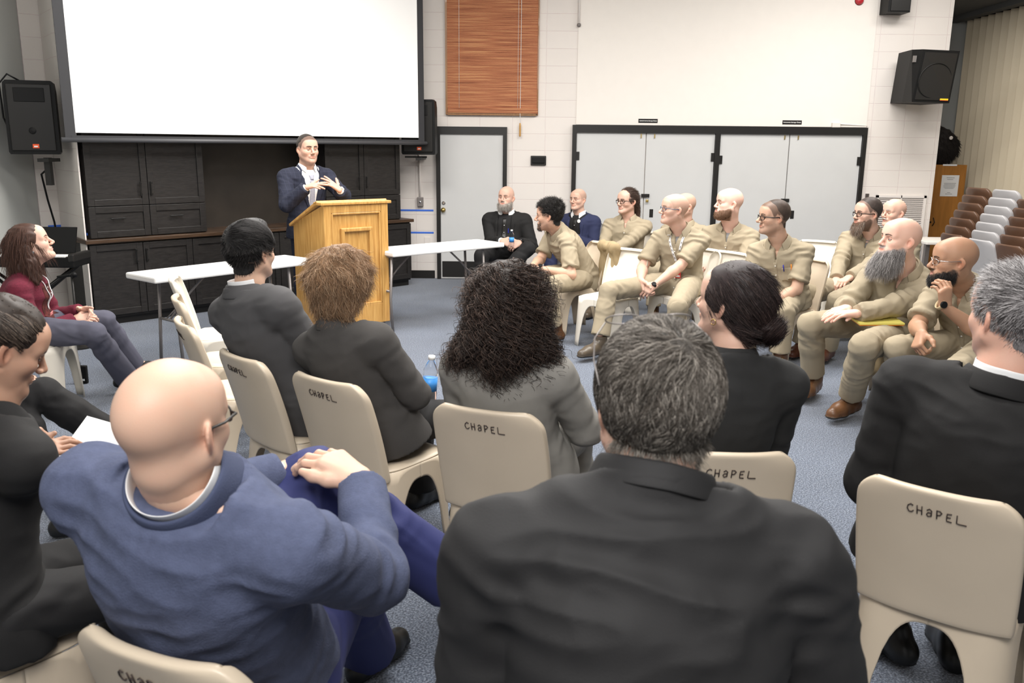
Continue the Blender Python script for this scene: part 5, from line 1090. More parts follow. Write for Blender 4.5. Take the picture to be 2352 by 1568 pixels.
# ---------------------------------------------------------------- 2 woman in burgundy
def build_burg():
    c = aty(72, 562, 5.42); 
    p = seated('person with long brown hair in a burgundy sweater, looking up with ankles crossed', (72, 562, 5.42), (-66, 20), -76, lean=-.04, hs=1.02, bs=.97, fem=True, pelz=.52, fat=.018, belly=.05, slump=.03, side=-.02,
      pel=V(*(aty(62, 760, 5.42)[:2]), .50), knees=[atz(215, 765, .50), atz(240, 738, .50)], ankles=[atz(292, 868, .11), atz(305, 838, .14)], toe=[(.85, .15, -.25), (.9, .35, .25)], wr=[aty(172, 733, 5.45), aty(186, 712, 5.55)],
      hands=[dict(d=(.9, .35, .1), pn=(-.1, .6, -.6), curl=(35, 35, 20)), dict(d=(.8, -.35, .15), pn=(0, -.5, -.6), curl=(30, 30, 15), fc=[(8, 5, 5), (45, 45, 20), (50, 45, 20), (50, 45, 20)])], skin=(.70, .45, .35), hd=dict(hairc=(.055, .025, .018), scalp='none', lipc=(.55, .22, .2), jaw=.98, fat=.006))
    p.body(SK); trousers(p, M['slack'], flare=.028); shoes(p, s_=.95)
    S = SDF(); p.torso(S, .014, -.14, 1.0, flare=.03); p.shoulders(S, .004); p.carve(S, ([.80, .86, 1.15], [0, .01, .04]), .80); p.necktrim(S, .026); p.arm(S, .014, 'wrist', flare=.006); p.wear('sweater', S, M['burg'], fold=.005); T = p.bvh()
    p.patch('patterned_front', T, [(-.085, -.05), (.085, -.05), (.075, .86), (-.075, .86)], M['burgp'], 12, 24, off=.001, th=.001, label='brown and red patterned front panel of the sweater'); p.collar('collar', M['burgp'], r=.062, h0=.034, gap=.6, pt=.02, out=.016)
    buttons(p, T, 0, [.6, .7, .8], M['button'])
    L_ = []
    for u0, s_ in ((-.055, 1), (.055, -1)):
        pts = [p.cast(T, u0*(1-k)+.0*k, .98-.58*k, .006) for k in np.linspace(0, 1, 14)]; L_.append(MB().tube(pts, .0032, 6))
    mb = MB(); [mb.add(x.v, x.f) for x in L_]; mb.obj('lanyard', M['lany'], p.o, smooth=True)
    q = p.cast(T, 0, .36, .012); MB().box(q-p.T[2]*.045, (.058, .004, .09), R=frame(p.T[0], p.T[2])).obj('badge', M['cardp'], p.o, )
    def fl(q): return np.stack([-.45-0*q[:, 0], .15*np.sign(q[:, 1]), -1+0*q[:, 0]], 1)
    vf = cap_part(p, t=.012, top=.014, lump=.003, lo=.0); n = normals(*vf); hair_obj(p, 'hair', vf, M['hair'], (.060, .028, .019))
    S = SDF(); S.chain([(-.07, 0, .03), (-.10, 0, -.08), (-.11, 0, -.19), (-.09, 0, -.245)], [.075, .072, .070, .045], k=.03); S.chain([(-.03, -.075, 0), (-.04, -.085, -.10), (-.06, -.10, -.20)], [.03, .035, .03], k=.03); S.chain([(-.03, .075, 0), (-.04, .085, -.10), (-.04, .08, -.20)], [.03, .035, .03], k=.03)
    v, f = S.mesh(.006); v = v+normals(v, f)*(.006*nz(v*V(1.6, 1.6, .5), 50, 2))[:, None]; hair_obj(p, 'long_hair', (v, f), M['hair'], (.055, .026, .018)); n2 = normals(v, f)
    strands(p, 'hair_strands', M['hair'], (.075, .036, .025), 3500, .15, seg=9, src=(np.concatenate([vf[0], v]), np.concatenate([n, n2])), flow=fl, lift=.0, grav=.8, jit=.03, rad=.0011, seed=3, region=lambda q: (q[:, 2] > -.14)*(q[:, 0] < .03)*1., c2=(.10, .045, .03), curl=.003, cf=1.2)
    MB().lathe([(0, 0), (.006, 0), (.007, .004), (0, .006)], p.hw((0, -.088, -.038)), -p.R[1], 10).obj('earring', M['chrome'], p.o)
    q = p.pel-p.T[1]*0+V(.14, -.14, .02); MB().tube([q+V(0, 0, .06), q+V(.02, -.01, 0), q+V(.02, -.01, -.12)], .006, 6).obj('key_chain', M['chrome'], p.o, smooth=True)
    k = p.pel; chair('ivory', k[0]+.03, k[1], -84, 'ivory chair under the woman in the burgundy sweater')
build_burg()
chair('ivory', -3.02, 4.72, -76, 'empty ivory chair in front of the woman in the burgundy sweater')
# ---------------------------------------------------------------- 3 woman at the far left, reading; her neighbour's legs
def build_left():
    c = aty(8, 800, 2.05)
    p = seated('person with dark upswept hair in a black blazer, reading papers at the left edge', (2, 800, 2.05), (-50, -24), -38, lean=.06, hs=.92, bs=.92, fem=True, skin=(.46, .27, .185), wr=[aty(70, 1055, 2.46), aty(25, 985, 2.55)], near=True,
      hands=[dict(d=(.62, .55, .28), pn=(-.2, .3, -.8), curl=(22, 25, 12), spread=1.2, thumb=(.7, .55, .1), tc=25), dict(d=(.6, .5, -.2), pn=(.3, 0, -.9), curl=(30, 35, 20))], hd=dict(hairc=(.02, .014, .012), scalp='none', lipc=(.40, .15, .13)))
    p.body(SK, h=.0032); trousers(p, M['blackc']); shoes(p); jacket(p, M['suitb'], hem=-.2, infl=.018, cr=.072)
    vf = cap_part(p, t=.008, top=.018, lump=.003); n = normals(*vf); hair_obj(p, 'hair', vf, M['hair'], (.028, .019, .014)); 
    S = SDF(); S.ell((-.085, 0, .105), (.055, .055, .045)); v, f = S.mesh(.005); hair_obj(p, 'hair_knot', (v, f), M['hair'], (.028, .019, .014))
    strands(p, 'hair_strands', M['hair'], (.030, .020, .014), 6000, .06, seg=7, src=(vf[0], n), flow=lambda q: np.stack([-1+0*q[:, 0], 0*q[:, 0], .55+0*q[:, 0]], 1), lift=.0, jit=.04, rad=.0008, off=.008, hug=.008, seed=4, region=lambda q: (hairline(q) > .004)*1., c2=(.11, .08, .06), p2=.25)
build_left()
def build_legs():
    pel = V(-2.42, 3.05, .53); c = V(-2.46, 3.02, 1.17)
    p = seated('person in black trousers with crossed legs, mostly outside the left edge', (0, 0, 99), (-50, 0), -50, pel=pel, lean=.04, bs=.95, knees=[V(-2.02, 3.40, .50), V(*(atz(105, 880, .66)[:2]), .66)], ankles=[V(-1.95, 3.5, .09), V(*(atz(240, 962, .40)[:2]), .40)], skin=MS, hd=dict(hairc=(.03, .02, .015))) if False else None
    k2 = atz(100, 905, .62); a2 = atz(262, 1010, .36); k1 = atz(60, 985, .50); f = nrm(V(k2[0]-a2[0], k2[1]-a2[1], 0))
    pel = V(k2[0]-.36, k2[1]-.20, .53)
    p = Person('person in black trousers with crossed legs, mostly outside the left edge', V(pel[0], pel[1], 1.19), (-55, 0), V(pel[0], pel[1], 1.0), pel, -60, kn=[k1, k2], an=[V(k1[0]+.12, k1[1]+.06, .09), a2], toe=[(.7, .6), (.8, .4, -.5)], wr=[pel+V(.2, .0, .16), pel+V(.2, .2, .16)], skin=MS, hd=dict(hairc=(.03, .02, .015), scalp='buzz'))
    p.body(SK); trousers(p, M['blackc'], flare=.03); shoes(p); jacket(p, M['suitb']); chair('ivory', pel[0], pel[1], -60, 'ivory chair at the left edge, mostly outside the picture')
build_legs()
# papers, notebook, pen
def sheet(name, q, m, label, n=8, curve=.01):
    q = [np.array(x) for x in q]; G = [[(q[0]*(1-a)+q[1]*a)*(1-b)+(q[3]*(1-a)+q[2]*a)*b+V(0, 0, curve*math.sin(a*3.1)) for a in np.linspace(0, 1, n)] for b in np.linspace(0, 1, n)]
    return tag(MB().grid(G).obj(name, m, smooth=True, solid=.0012), label, 'paper')
s = sheet('open_booklet', [aty(95, 1085, 2.52), aty(160, 1008, 2.66), aty(275, 1045, 2.70), aty(275, 1120, 2.58)], M['paper'], 'open white booklet held by the woman at the left edge')
q = [aty(158, 1012, 2.665), aty(200, 955, 2.80), aty(305, 985, 2.84), aty(285, 1050, 2.72)]; G = [[(q[0]*(1-a)+q[1]*a)*(1-b)+(q[3]*(1-a)+q[2]*a)*b for a in np.linspace(0, 1, 6)] for b in np.linspace(0, 1, 6)]; MB().grid(G).obj('page', M['paper'], s, smooth=True, solid=.0015)
s = sheet('notebook', [aty(40, 1010, 2.50), aty(62, 975, 2.62), aty(96, 990, 2.64), aty(90, 1045, 2.52)], M['paper'], 'small white notebook in the hand of the woman at the left edge')
tag(MB().tube([aty(38, 985, 2.52), aty(72, 1028, 2.50)], .004, 7).obj('pen', M['blackm'], smooth=True), 'black pen lying on the small notebook at the left edge', 'pen')
# ---------------------------------------------------------------- 4 young man in grey suit
def build_suit():
    p = seated('person with parted black hair in a grey suit, seen from behind beside the empty chairs', (577, 582, 3.72), (-28, 4), -40, pel=front_seat(553, 815, -46), hs=.98, bs=1.0, neck=None, skin=(.62, .40, .29), near=True, sw=.20, sh=None, fat=.006, hd=dict(hairc=(.012, .011, .012), scalp='none'))
    p.body(SK, h=.0032); trousers(p, M['suitg']); shoes(p); jacket(p, M['suitg'], infl=.026, pad=.012, cr=.073, ch=-.004); p.collar('shirt_collar', M['wshirt'], r=.068, h0=.038, hi=.040, stand=True, gap=.4)
    def ext(S): S.ell((.03, .010, .115), (.075, .055, .035), k=.02)
    vf = cap_part(p, t=.005, top=.024, lump=.003, ext=ext, lo=.01); n = normals(*vf); hair_obj(p, 'hair', vf, M['hair'], (.014, .013, .013), .1)
    def fl(q):
        s_ = np.sign(q[:, 1]-.022+.001); up = np.clip((q[:, 2]-.03)/.06, 0, 1); return np.stack([.5*up+.05, s_*.8*up, -1.2*(1-up)], 1)
    strands(p, 'hair_strands', M['hair'], (.022, .020, .020), 9000, .045, seg=7, src=(vf[0], n), flow=fl, lift=.10, jit=.10, hug=.022, rad=.0008, off=.006, seed=5, c2=(.05, .046, .044), p2=.3, growth=lambda q: .35+.9*np.clip((q[:, 2]-.02)/.08, 0, 1), region=lambda q: (hairline(q) > -.004)*1.)
build_suit()
# ---------------------------------------------------------------- 5 woman with auburn hair
def build_auburn():
    p = seated('person with short auburn wavy hair in a charcoal jacket, seen from behind', (786, 652, 3.40), (-22, 6), -33, pel=front_seat(748, 868, -37), hs=.98, bs=.95, fem=True, near=True, fat=.014, skin=(.68, .46, .37), wr=[aty(912, 912, 3.55), aty(918, 895, 3.72)], pole=[V(.9, -.3, -.8), V(-.8, -.1, -.8)],
      hands=[dict(d=(.92, .30, .05), pn=(-.3, .7, -.3), curl=(35, 40, 20), spread=1.2), dict(d=(.96, .1, .02), pn=(-.1, -.5, -.5), curl=(40, 40, 20))], hd=dict(hairc=(.2, .1, .05), scalp='none'))
    p.body(SK, h=.0034); trousers(p, M['blackc']); shoes(p); jacket(p, M['suitg2'], infl=.022, pad=.004, cr=.068, ch=.004)
    q = p.wr[1]; p.watch(1, mat('grey_strap', (.12, .13, .16), .6), M['blackm'], off=-.02)
    def ext(S): S.ell((-.03, 0, .035), (.118, .108, .098), k=.03); S.ell((-.055, 0, -.050), (.072, .092, .052), k=.04)
    vf = cap_part(p, t=.03, top=.035, lump=.010, ext=ext, lo=.03, h=.005); n = normals(*vf); hair_obj(p, 'hair', vf, M['hair'], (.20, .115, .060), .25)
    def fl(q): return np.stack([-.25+.3*nz(q, 22, 1), .35*np.sign(q[:, 1])*np.clip(abs(q[:, 1])*12, 0, 1)+.35*nz(q, 22, 4), -1+0*q[:, 0]], 1)
    strands(p, 'hair_strands', M['hair'], (.29, .170, .092), 13000, .062, seg=9, src=(vf[0], n), flow=fl, lift=.14, jit=.16, rad=.00075, off=.025, seed=6, c2=(.48, .33, .21), p2=.35, curl=.0045, cf=1.0, clump=.6)
    b = bottle(aty(984, 900, 3.62)+V(0, 0, -.05), (.08, -.02, 1), 'water bottle with blue label in the hands of the woman with auburn hair', 1.0)
build_auburn()
# ---------------------------------------------------------------- 6 woman with dark curls
def build_curls():
    p = seated('person with long dark curly hair in a light grey blazer, seen from behind', (1170, 696, 3.04), (-8, 4), -18, pel=front_seat(1115, 938, -22), hs=1.0, bs=1.0, fem=True, near=True, skin=MS, fat=.014, sw=.178, side=.0, hd=dict(hairc=(.03, .02, .015), scalp='none'), pole=[V(.8, -.4, -.8), V(-.8, -.4, -.8)])
    p.body(SK, h=.004); trousers(p, M['suitl']); shoes(p); jacket(p, M['suitl'], infl=.024, pad=.008, collar=True, cr=.07, flare=.12)
    def ext(S): S.ell((-.030, 0, .03), (.112, .098, .100), k=.03); S.chain([(-.06, 0, .0), (-.085, 0, -.07), (-.09, 0, -.10)], [.094, .108, .085], k=.04); S.chain([(-.06, -.05, -.05), (-.075, -.105, -.11)], [.07, .050], k=.04); S.chain([(-.06, .05, -.05), (-.07, .11, -.11)], [.07, .050], k=.04)
    vf = cap_part(p, t=.03, top=.03, lump=.010, ext=ext, lo=.02, h=.0055); n = normals(*vf); hair_obj(p, 'hair', vf, M['hair'], (.026, .018, .014), .3)
    def fl(q): return np.stack([-.30+.2*nz(q, 20, 1), .55*q[:, 1]*9+.25*nz(q, 20, 4), -1+0*q[:, 0]], 1)
    strands(p, 'hair_strands', M['hair'], (.030, .020, .016), 6500, .12, seg=20, src=(vf[0], n), flow=fl, lift=.22, jit=.12, rad=.0013, off=.02, grav=.5, seed=7, c2=(.085, .055, .042), p2=.38, curl=.0115, cf=2.4, clump=.5, taper=.45)
build_curls()
# ---------------------------------------------------------------- 7 man in black shirt, nearest the camera
def build_front():
    c = aty(1506, 935, 1.30); nk = aty(1492, 1155, 1.24)
    p = Person('person with thick grey hair in a black shirt, seen from behind nearest the camera', c, (6, -2), nk, V(.18, 1.20, .53), 2, bs=1.07, hs=1.04, near=True, sw=.222, fat=.030, shz=-.085, slump=.045, skin=(.66, .42, .32),
      kn=[(.40, 1.55, .50), (.05, 1.55, .50)], an=[(.40, 1.6, .09), (.05, 1.6, .09)], wr=[(.34, 1.40, .66), (.12, 1.40, .66)], hd=dict(hairc=(.1, .09, .08), scalp='none', fat=.008))
    p.body(SK, h=.0030); trousers(p, M['blackc']); shoes(p)
    S = SDF(); p.torso(S, .022, -.2, 1.02, flare=.02); p.shoulders(S, .018, k=.06); p.necktrim(S, .022); p.arm(S, .022, 'wrist'); p.wear('shirt', S, M['shirtk'], h=.007, fold=.0085); p.collar('collar', M['shirtk'], r=.080, h0=.030, hi=.036, out=.016, drop=.040, gap=.6, pt=.02)
    vf = cap_part(p, t=.002, top=.006, lump=.002, lo=-.002, h=.004); n = normals(*vf); hair_obj(p, 'hair', vf, M['hair'], (.06, .053, .046), .2)
    crown = V(-.070, -.020, .108)
    def fl(q):
        r = q-crown; r = r/np.maximum(.01, np.linalg.norm(r, axis=1))[:, None]; sw_ = np.cross(r, V(-.5, 0, .86)); k = np.exp(-np.linalg.norm(q-crown, axis=1)/.06)[:, None]; d = r+sw_*k*1.1; d[:, 2] -= .35*np.clip((.08-q[:, 2])/.1, 0, 1); return d+.25*np.stack([nz(q, 26, 1), nz(q, 26, 3), nz(q, 26, 5)], 1)
    strands(p, 'hair_strands', M['hair'], (.085, .072, .060), 24000, .052, seg=9, src=(vf[0], n), flow=fl, lift=.06, jit=.06, hug=.012, rad=.00058, off=.004, seed=8, c2=(.30, .27, .235), p2=lambda q: .28+.5*np.clip((.03-q[:, 2])/.08, 0, 1), clump=.9, curl=.0025, cf=.7, region=lambda q: (hairline(q) > -.006)*1., growth=lambda q: .45+.7*np.clip((q[:, 2]+.03)/.1, 0, 1))
    mb = MB()   # glasses pushed up on the head
    for y in (-1, 1):
        L_ = [p.hw((.060+.016*math.cos(t), y*(.040+.027*math.sin(t)), .124-.010*math.cos(t))) for t in np.linspace(0, 2*math.pi, 21)[:-1]]; mb.tube(L_, .0012, 6, closed=True)
        mb.tube([p.hw((.056, y*.068, .120)), p.hw((.035, y*.088, .100)), p.hw((-.0, y*.096, .075)), p.hw((-.04, y*.095, .045))], .0013, 6)
    mb.tube([p.hw((.066, -.012, .124)), p.hw((.066, .012, .124))], .0012, 6); mb.obj('glasses', M['steel'], p.o, smooth=True)
    chair('beige', .20, 1.22, 0, 'beige moulded chair hidden under the man in the black shirt')
build_front()
# ---------------------------------------------------------------- 8 woman with bun
def build_bun():
    p = seated('person with a dark low bun in a black jacket, head turned towards the lectern', (1682, 698, 2.68), (46, 8), 6, pel=front_seat(1672, 1035, -3), hs=1.0, bs=.98, fem=True, near=True, skin=(.66, .42, .32), sw=.18, hd=dict(hairc=(.02, .012, .012), scalp='none', lipc=(.5, .18, .15)))
    p.body(SK, h=.0032); trousers(p, M['blackc']); shoes(p); jacket(p, mat('charcoal_black_wool', (.017, .017, .017), .85, bump=.12, bscale=400, tor=[('centre',)]), infl=.022, pad=.010, cr=.070)
    def ext(S): S.ell((-.02, 0, .04), (.108, .084, .092), k=.02); S.ell((-.138, -.020, -.050), (.040, .048, .044), k=.006); S.ell((-.065, 0, -.04), (.05, .06, .06), k=.03)
    vf = cap_part(p, t=.010, top=.014, lump=.003, ext=ext, lo=.004, rec=-.1); n = normals(*vf); hair_obj(p, 'hair', vf, M['hair'], (.020, .012, .012), .2)
    bc = V(-.138, -.020, -.050)
    def fl(q):
        r = bc-q; d = np.linalg.norm(r, axis=1)[:, None]; inb = (d[:, 0] < .062); out = r/np.maximum(d, .01); tang = np.cross(r, V(.8, .2, .5)); out[inb] = (tang/np.maximum(.01, np.linalg.norm(tang, axis=1))[:, None])[inb]; return out
    strands(p, 'hair_strands', M['hair'], (.024, .014, .013), 10000, .07, seg=7, src=(vf[0], n), flow=fl, lift=.02, jit=.06, rad=.0008, off=.008, seed=9, c2=(.085, .055, .048), p2=.25, growth=lambda q: np.where(np.linalg.norm(q-bc, axis=1) < .07, .6, 1.0))
    MB().tube([p.hw((.004+.008*math.cos(t), .088, -.048+.009*math.sin(t))) for t in np.linspace(0, 5.6, 12)], .0018, 6).obj('earring', M['gold'], p.o, smooth=True)
build_bun()
# ---------------------------------------------------------------- 9 grey-haired man in black suit at the right
def build_right():
    p = seated('person with short grey hair in a black suit, head turned left at the right edge', (2326, 730, 2.36), (12, 2), -34, pel=front_seat(2155, 1122, -38), hs=1.10, bs=1.12, near=True, fat=.02, skin=(.62, .37, .28), sw=.235, hd=dict(hairc=(.14, .13, .13), scalp='none', fat=.008), ankles=[V(1.47, 2.60, .10), V(1.29, 2.64, .10)], toe=[(.25, .95), (-.25, .95)])
    p.body(SK, h=.0032); trousers(p, M['blackc'], cut=.13); shoes(p, s_=1.08)
    for i in (0, 1): S = SDF(); S.cone(p.an[i]-V(0, 0, .02), p.an[i]+(p.kn[i]-p.an[i])*.35, .038, .044); v, f = S.mesh(.006); mesh_obj('sock', v, f, M['sock'], p.o)
    jacket(p, M['suitb'], infl=.030, pad=.014, cr=.084, ch=-.004, flare=.1, fold=.006); p.collar('shirt_collar', M['wshirt'], r=.076, h0=.038, hi=.040, stand=True, gap=.4)
    vf = cap_part(p, t=.004, top=.014, lump=.002, rec=.1); n = normals(*vf); hair_obj(p, 'hair', vf, M['hair'], (.16, .15, .15), .2)
    strands(p, 'hair_strands', M['hair'], (.12, .11, .11), 12000, .026, seg=5, src=(vf[0], n), flow=lambda q: np.stack([.4+0*q[:, 0], .2*nz(q, 30, 2), .55*np.clip((q[:, 2]-.03)/.05, -1, .6)-.4], 1), lift=.35, jit=.22, rad=.0007, off=.004, seed=10, c2=(.48, .46, .46), p2=.5, region=lambda q: (hairline(q, .1) > -.004)*1., growth=lambda q: .5+.8*np.clip(q[:, 2]/.1, 0, 1))
build_right()
# ---------------------------------------------------------------- 10 bald man in blue sweater
def build_blue():
    c = aty(396, 985, 1.47); nk = aty(418, 1125, 1.49)
    kn = aty(722, 1108, 2.04); an = aty(1035, 1325, 2.18)
    el1 = None
    p = Person('bald person in a blue knit sweater with hands clasped over a crossed knee', c, (-16, 2), nk, V(-.59, 1.74, .54), -18, bs=1.06, hs=1.01, near=True, sw=.222, fat=.03, belly=.03, shz=-.07, slump=.03, skin=(.62, .40, .295),
      kn=[V(*(atz(790, 1330, .50)[:2]), .50), kn], an=[atz(845, 1490, .09), an], toe=[(.45, .9), (.85, -.2, -.3)], wr=[aty(830, 1104, 1.90), aty(648, 1085, 2.02)], pole=[V(.55, -.6, -1.0), V(-1, .2, -.9)],
      hands=[dict(d=(-.80, .35, .42), pn=(-.15, .3, -.9), curl=(28, 35, 15), spread=1.2, thumb=(.75, .5, -.1)), dict(d=(.85, .18, .35), pn=(.2, .1, -.9), curl=(22, 30, 15), spread=1.3, thumb=(.7, .6, .3))], hd=dict(hairc=(.25, .2, .17), fat=.004))
    p.body(SK, h=.0028, hh=.0026); p.hip[1] = p.hip[1]+V(0, 0, .02); trousers(p, M['bluet'], flare=.030, infl=.020, fold=.009); shoes(p, s_=1.05)
    S = SDF(); p.torso(S, .020, -.12, 1.0, flare=.0); p.shoulders(S, .014, k=.06); p.necktrim(S, .012); p.arm(S, .018, 'wrist', flare=.004); p.wear('sweater', S, M['sweater'], h=.007, fold=.008)
    p.collar('shirt_collar', M['wshirt'], r=.073, h0=.030, hi=.040, stand=True, gap=.5); p.collar('sweater_collar', M['collark'], r=.079, h0=.018, hi=.040, out=.020, drop=.055, gap=.55, pt=.02, th=.005, stand=False); cuffs(p, M['wshirt'])
    p.glasses(M['black'], rim=.0022)
    for i in (0, 1):
        S = SDF(); a = p.an[i]; k = p.kn[i]; n_ = nrm(k-a); S.cone(a-n_*.01, a+n_*.12, .042, .048); v, f = S.mesh(.006); mesh_obj('sock', v, f, M['blackc'], p.o)
build_blue()
chair('beige', -1.35, 2.02, -40, 'beige moulded chair under the reading woman at the left edge')
# ---------------------------------------------------------------- 11 bearded man in black suit, 12 navy suit
def build_blackbeard():
    p = seated('bald person with a grey beard in a black suit holding a water bottle', (1163, 455, 9.75), (158, 6), 168, lean=-.02, hs=1.03, bs=1.06, belly=.05, fat=.02, skin=LS, pelz=.52, nd=.175, hd=dict(beard='full', beardc=(.26, .23, .20), hairc=(.12, .09, .07), scalp='bald', fat=.004), knees=[V(-.34, 9.36, .50), V(.16, 9.36, .58)], ankles=[V(-.34, 9.35, .09), V(-.12, 9.30, .30)],
      wr=[aty(1152, 553, 9.42), aty(1196, 557, 9.42)], hands=[dict(d=(.85, -.3, -.25), pn=(.1, .7, -.5), curl=(40, 45, 20)), dict(d=(-.8, -.3, -.3), pn=(-.1, .7, -.5), curl=(45, 45, 20))], sw=.20)
    p.body(SK); trousers(p, M['blackc']); shoes(p)
    S = SDF(); p.torso(S, .006, -.2, 1.0); p.shoulders(S, .002); p.wear('vest', S, M['blackc'], fold=.002); T = p.bvh(); p.patch('tie', T, [(-.028, .3), (.028, .3), (.02, .9), (-.02, .9)], M['black'], 4, 12, off=.003); buttons(p, T, .0, [.1, .3, .5, .7], M['chrome'], r=.007)
    T2 = jacket(p, M['suitb'], openw=([-.3, .3, .95], [.085, .075, .075]), tb=-.3, hem=-.14, infl=.022, cr=.077); lapels(p, T2, M['suitb'], w0=.078, w1=.07, tb=.25, wid=.05)
    p.collar('shirt_collar', M['wshirt'], r=.071, h0=.034, gap=.45, hi=.036, drop=.034, pt=.026, out=.020); cuffs(p, M['wshirt']); p.watch(1, M['blackm'], M['blackm'], off=-.01)
    q = p.cast(T, .05, .62, .012); MB().tube([q, q-p.T[2]*.05], .005, 6).obj('pen', M['pen'], p.o)
    nf = normals(p.hv, np.zeros((0, 4), int)) if False else None
    beard_strands(p, (.36, .32, .28), 1400, .035, c2=(.60, .57, .53))
    bottle(aty(1175, 566, 9.33), (0, -.1, 1), 'small water bottle held by the bearded man in the black suit', .85); chair('grey', p.pel[0], p.pel[1], 168, 'grey moulded chair under the bearded man in the black suit')
def beard_strands(p, col, N, length, c2=None, seed=20, down=1.0, rad=.0009, curl=.002, chin=False, lift=.35, jit=.22):
    v = p.hv; n = v-V(.02, 0, -.05); n = n/np.linalg.norm(n, axis=1)[:, None]
    def reg(q): return ((q[:, 2] < -.042)*(q[:, 2] > -.125)*(q[:, 0] > (.0 if not chin else .06))*(np.hypot(q[:, 0], q[:, 1]) > .055)*(q[:, 2] < -.028-.32*q[:, 0].clip(0, .09))*((q[:, 0] < .095) | (q[:, 2] < -.074)))*1.
    strands(p, 'beard', M['hair'], col, N, length, seg=6, src=(v, n), flow=lambda q: np.stack([.25+0*q[:, 0], .2*q[:, 1]*8, -down+0*q[:, 0]], 1), lift=lift, jit=jit, rad=rad, avoid=False, region=reg, c2=c2, p2=.4, seed=seed, curl=curl, cf=1.5)
build_blackbeard()
def build_navy():
    p = seated('person with cropped hair in a navy suit against the wall by the double doors', (1328, 459, 10.05), (140, 4), 150, lean=-.02, hs=1.0, bs=1.0, skin=(.66, .42, .32), pelz=.52, nd=.18, hd=dict(beard=None, hairc=(.10, .07, .05), scalp='thin'), sw=.19)
    p.body(SK); trousers(p, M['navy']); shoes(p)
    S = SDF(); p.torso(S, .006, -.2, 1.0); p.shoulders(S, .002); p.wear('vest', S, M['blackc'], fold=.002); T = p.bvh(); p.patch('tie', T, [(-.025, .3), (.025, .3), (.02, .9), (-.02, .9)], M['black'], 4, 12, off=.003); buttons(p, T, .0, [.3, .5, .7], M['chrome'], r=.007)
    T2 = jacket(p, M['navy'], openw=([-.3, .3, .95], [.08, .07, .07]), tb=-.3, hem=-.14, infl=.022, cr=.076); lapels(p, T2, M['navy'], w0=.073, w1=.066, tb=.25, wid=.048); q = p.cast(T, .055, .84, .014); MB().lathe([(0, 0), (.020, 0), (.020, .003), (0, .004)], q, p.T[1], 14).obj('lapel_pin', M['white'], p.o)
    p.collar('shirt_collar', M['wshirt'], r=.071, h0=.034, gap=.45, hi=.036, drop=.034, pt=.026, out=.020); cuffs(p, M['wshirt']); chair('grey', p.pel[0], p.pel[1], 150, 'grey moulded chair under the man in the navy suit')
build_navy()
# ---------------------------------------------------------------- khaki group
def put_chair(p, kind, yaw, lab, back=.0):
    f = look(yaw)[0]; chair(kind, p.pel[0]-f[0]*back, p.pel[1]-f[1]*back, yaw, lab)
def build_curly():
    p = seated('person with short dark curly hair and goatee in khaki, leaning forward on the thighs', (1262, 497, 7.72), (78, 0), 108, lean=.20, hs=1.06, bs=1.04, skin=(.56, .34, .24), pel=V(*(aty(1338, 640, 7.95)[:2]), .50), neck=aty(1278, 532, 7.78), nd=.18, knees=[V(*(atz(1240, 640, .53)[:2]), .53)+V(0, .22, 0), atz(1262, 655, .52)], ankles=[atz(1195, 760, .1)+V(0, .15, 0), atz(1272, 760, .10)],
      wr=[aty(1222, 612, 7.62), aty(1243, 617, 7.50)], pole=[V(-.2, .6, -1), V(.5, -.5, -.9)], hands=[dict(d=(-.8, -.25, -.25), pn=(.1, -.3, -.9), curl=(35, 40, 20)), dict(d=(-.9, .25, -.1), pn=(0, .3, -.9), curl=(40, 40, 20))], hd=dict(beard='stubble', beardc=(.05, .035, .03), hairc=(.012, .010, .009), scalp='none', nose=1.15))
    p.body(SK, 'bare'); khaki(p); p.watch(1, M['blackm'], M['blackm'], off=-.012)
    vf = cap_part(p, t=.006, top=.018, lump=.004, lo=.004); n = normals(*vf); hair_obj(p, 'hair', vf, M['hair'], (.012, .010, .009)); strands(p, 'hair_strands', M['hair'], (.016, .014, .013), 4500, .03, src=(vf[0], n), flow=(.3, 0, .1), lift=.9, jit=.5, rad=.0012, curl=.004, cf=1.6, seed=21, c2=(.05, .045, .042), growth=lambda q: .35+.8*np.clip((q[:, 2])/.08, 0, 1), region=lambda q: (hairline(q) > -.002)*1.)
    beard_strands(p, (.02, .016, .014), 500, .014, chin=True); chair_rim('beige', 1378, 557, 112, 'beige chair under the curly-haired man, khaki coat over its back')
    return p
pc_ = build_curly()
def coat(label, top, zt, zb, w_, yaw, depth=.10):
    l = look(yaw)[1]; f = look(yaw)[0]; S = SDF(); c = V(top[0], top[1], 0)
    S.chain([c-l*w_*.45+V(0, 0, zt-.03), c+l*w_*.45+V(0, 0, zt-.03)], [.045, .045]); S.chain([c-f*.03-l*w_*.38+V(0, 0, zt-.06), c-f*.06-l*w_*.40+V(0, 0, (zt+zb)/2), c-f*.03-l*w_*.25+V(0, 0, zb+.08)], [.05, .07, .05], k=.05)
    S.chain([c-f*.03+l*w_*.38+V(0, 0, zt-.06), c-f*.07+l*w_*.35+V(0, 0, (zt+zb)/2), c-f*.03+l*w_*.2+V(0, 0, zb+.02)], [.05, .07, .05], k=.05); S.chain([c-f*.04+V(0, 0, zt-.06), c-f*.07+V(0, 0, (zt+zb)/2), c-f*.04+V(0, 0, zb+.05)], [.05, .07, .06], k=.06)
    v, f2 = S.mesh(.009); n = normals(v, f2); v = v+n*(.012*(np.abs(nz(v*V(2, 2, .5), 14, 2))-.3))[:, None]; o = mesh_obj('coat', v, f2, M['khakid']); return tag(o, label, 'coat')
r_ = atz(1392, 566, .78); coat('khaki coat draped over the chair back behind the curly-haired man', (r_[0]+.0, r_[1]-.16), .83, .14, .24, 112)
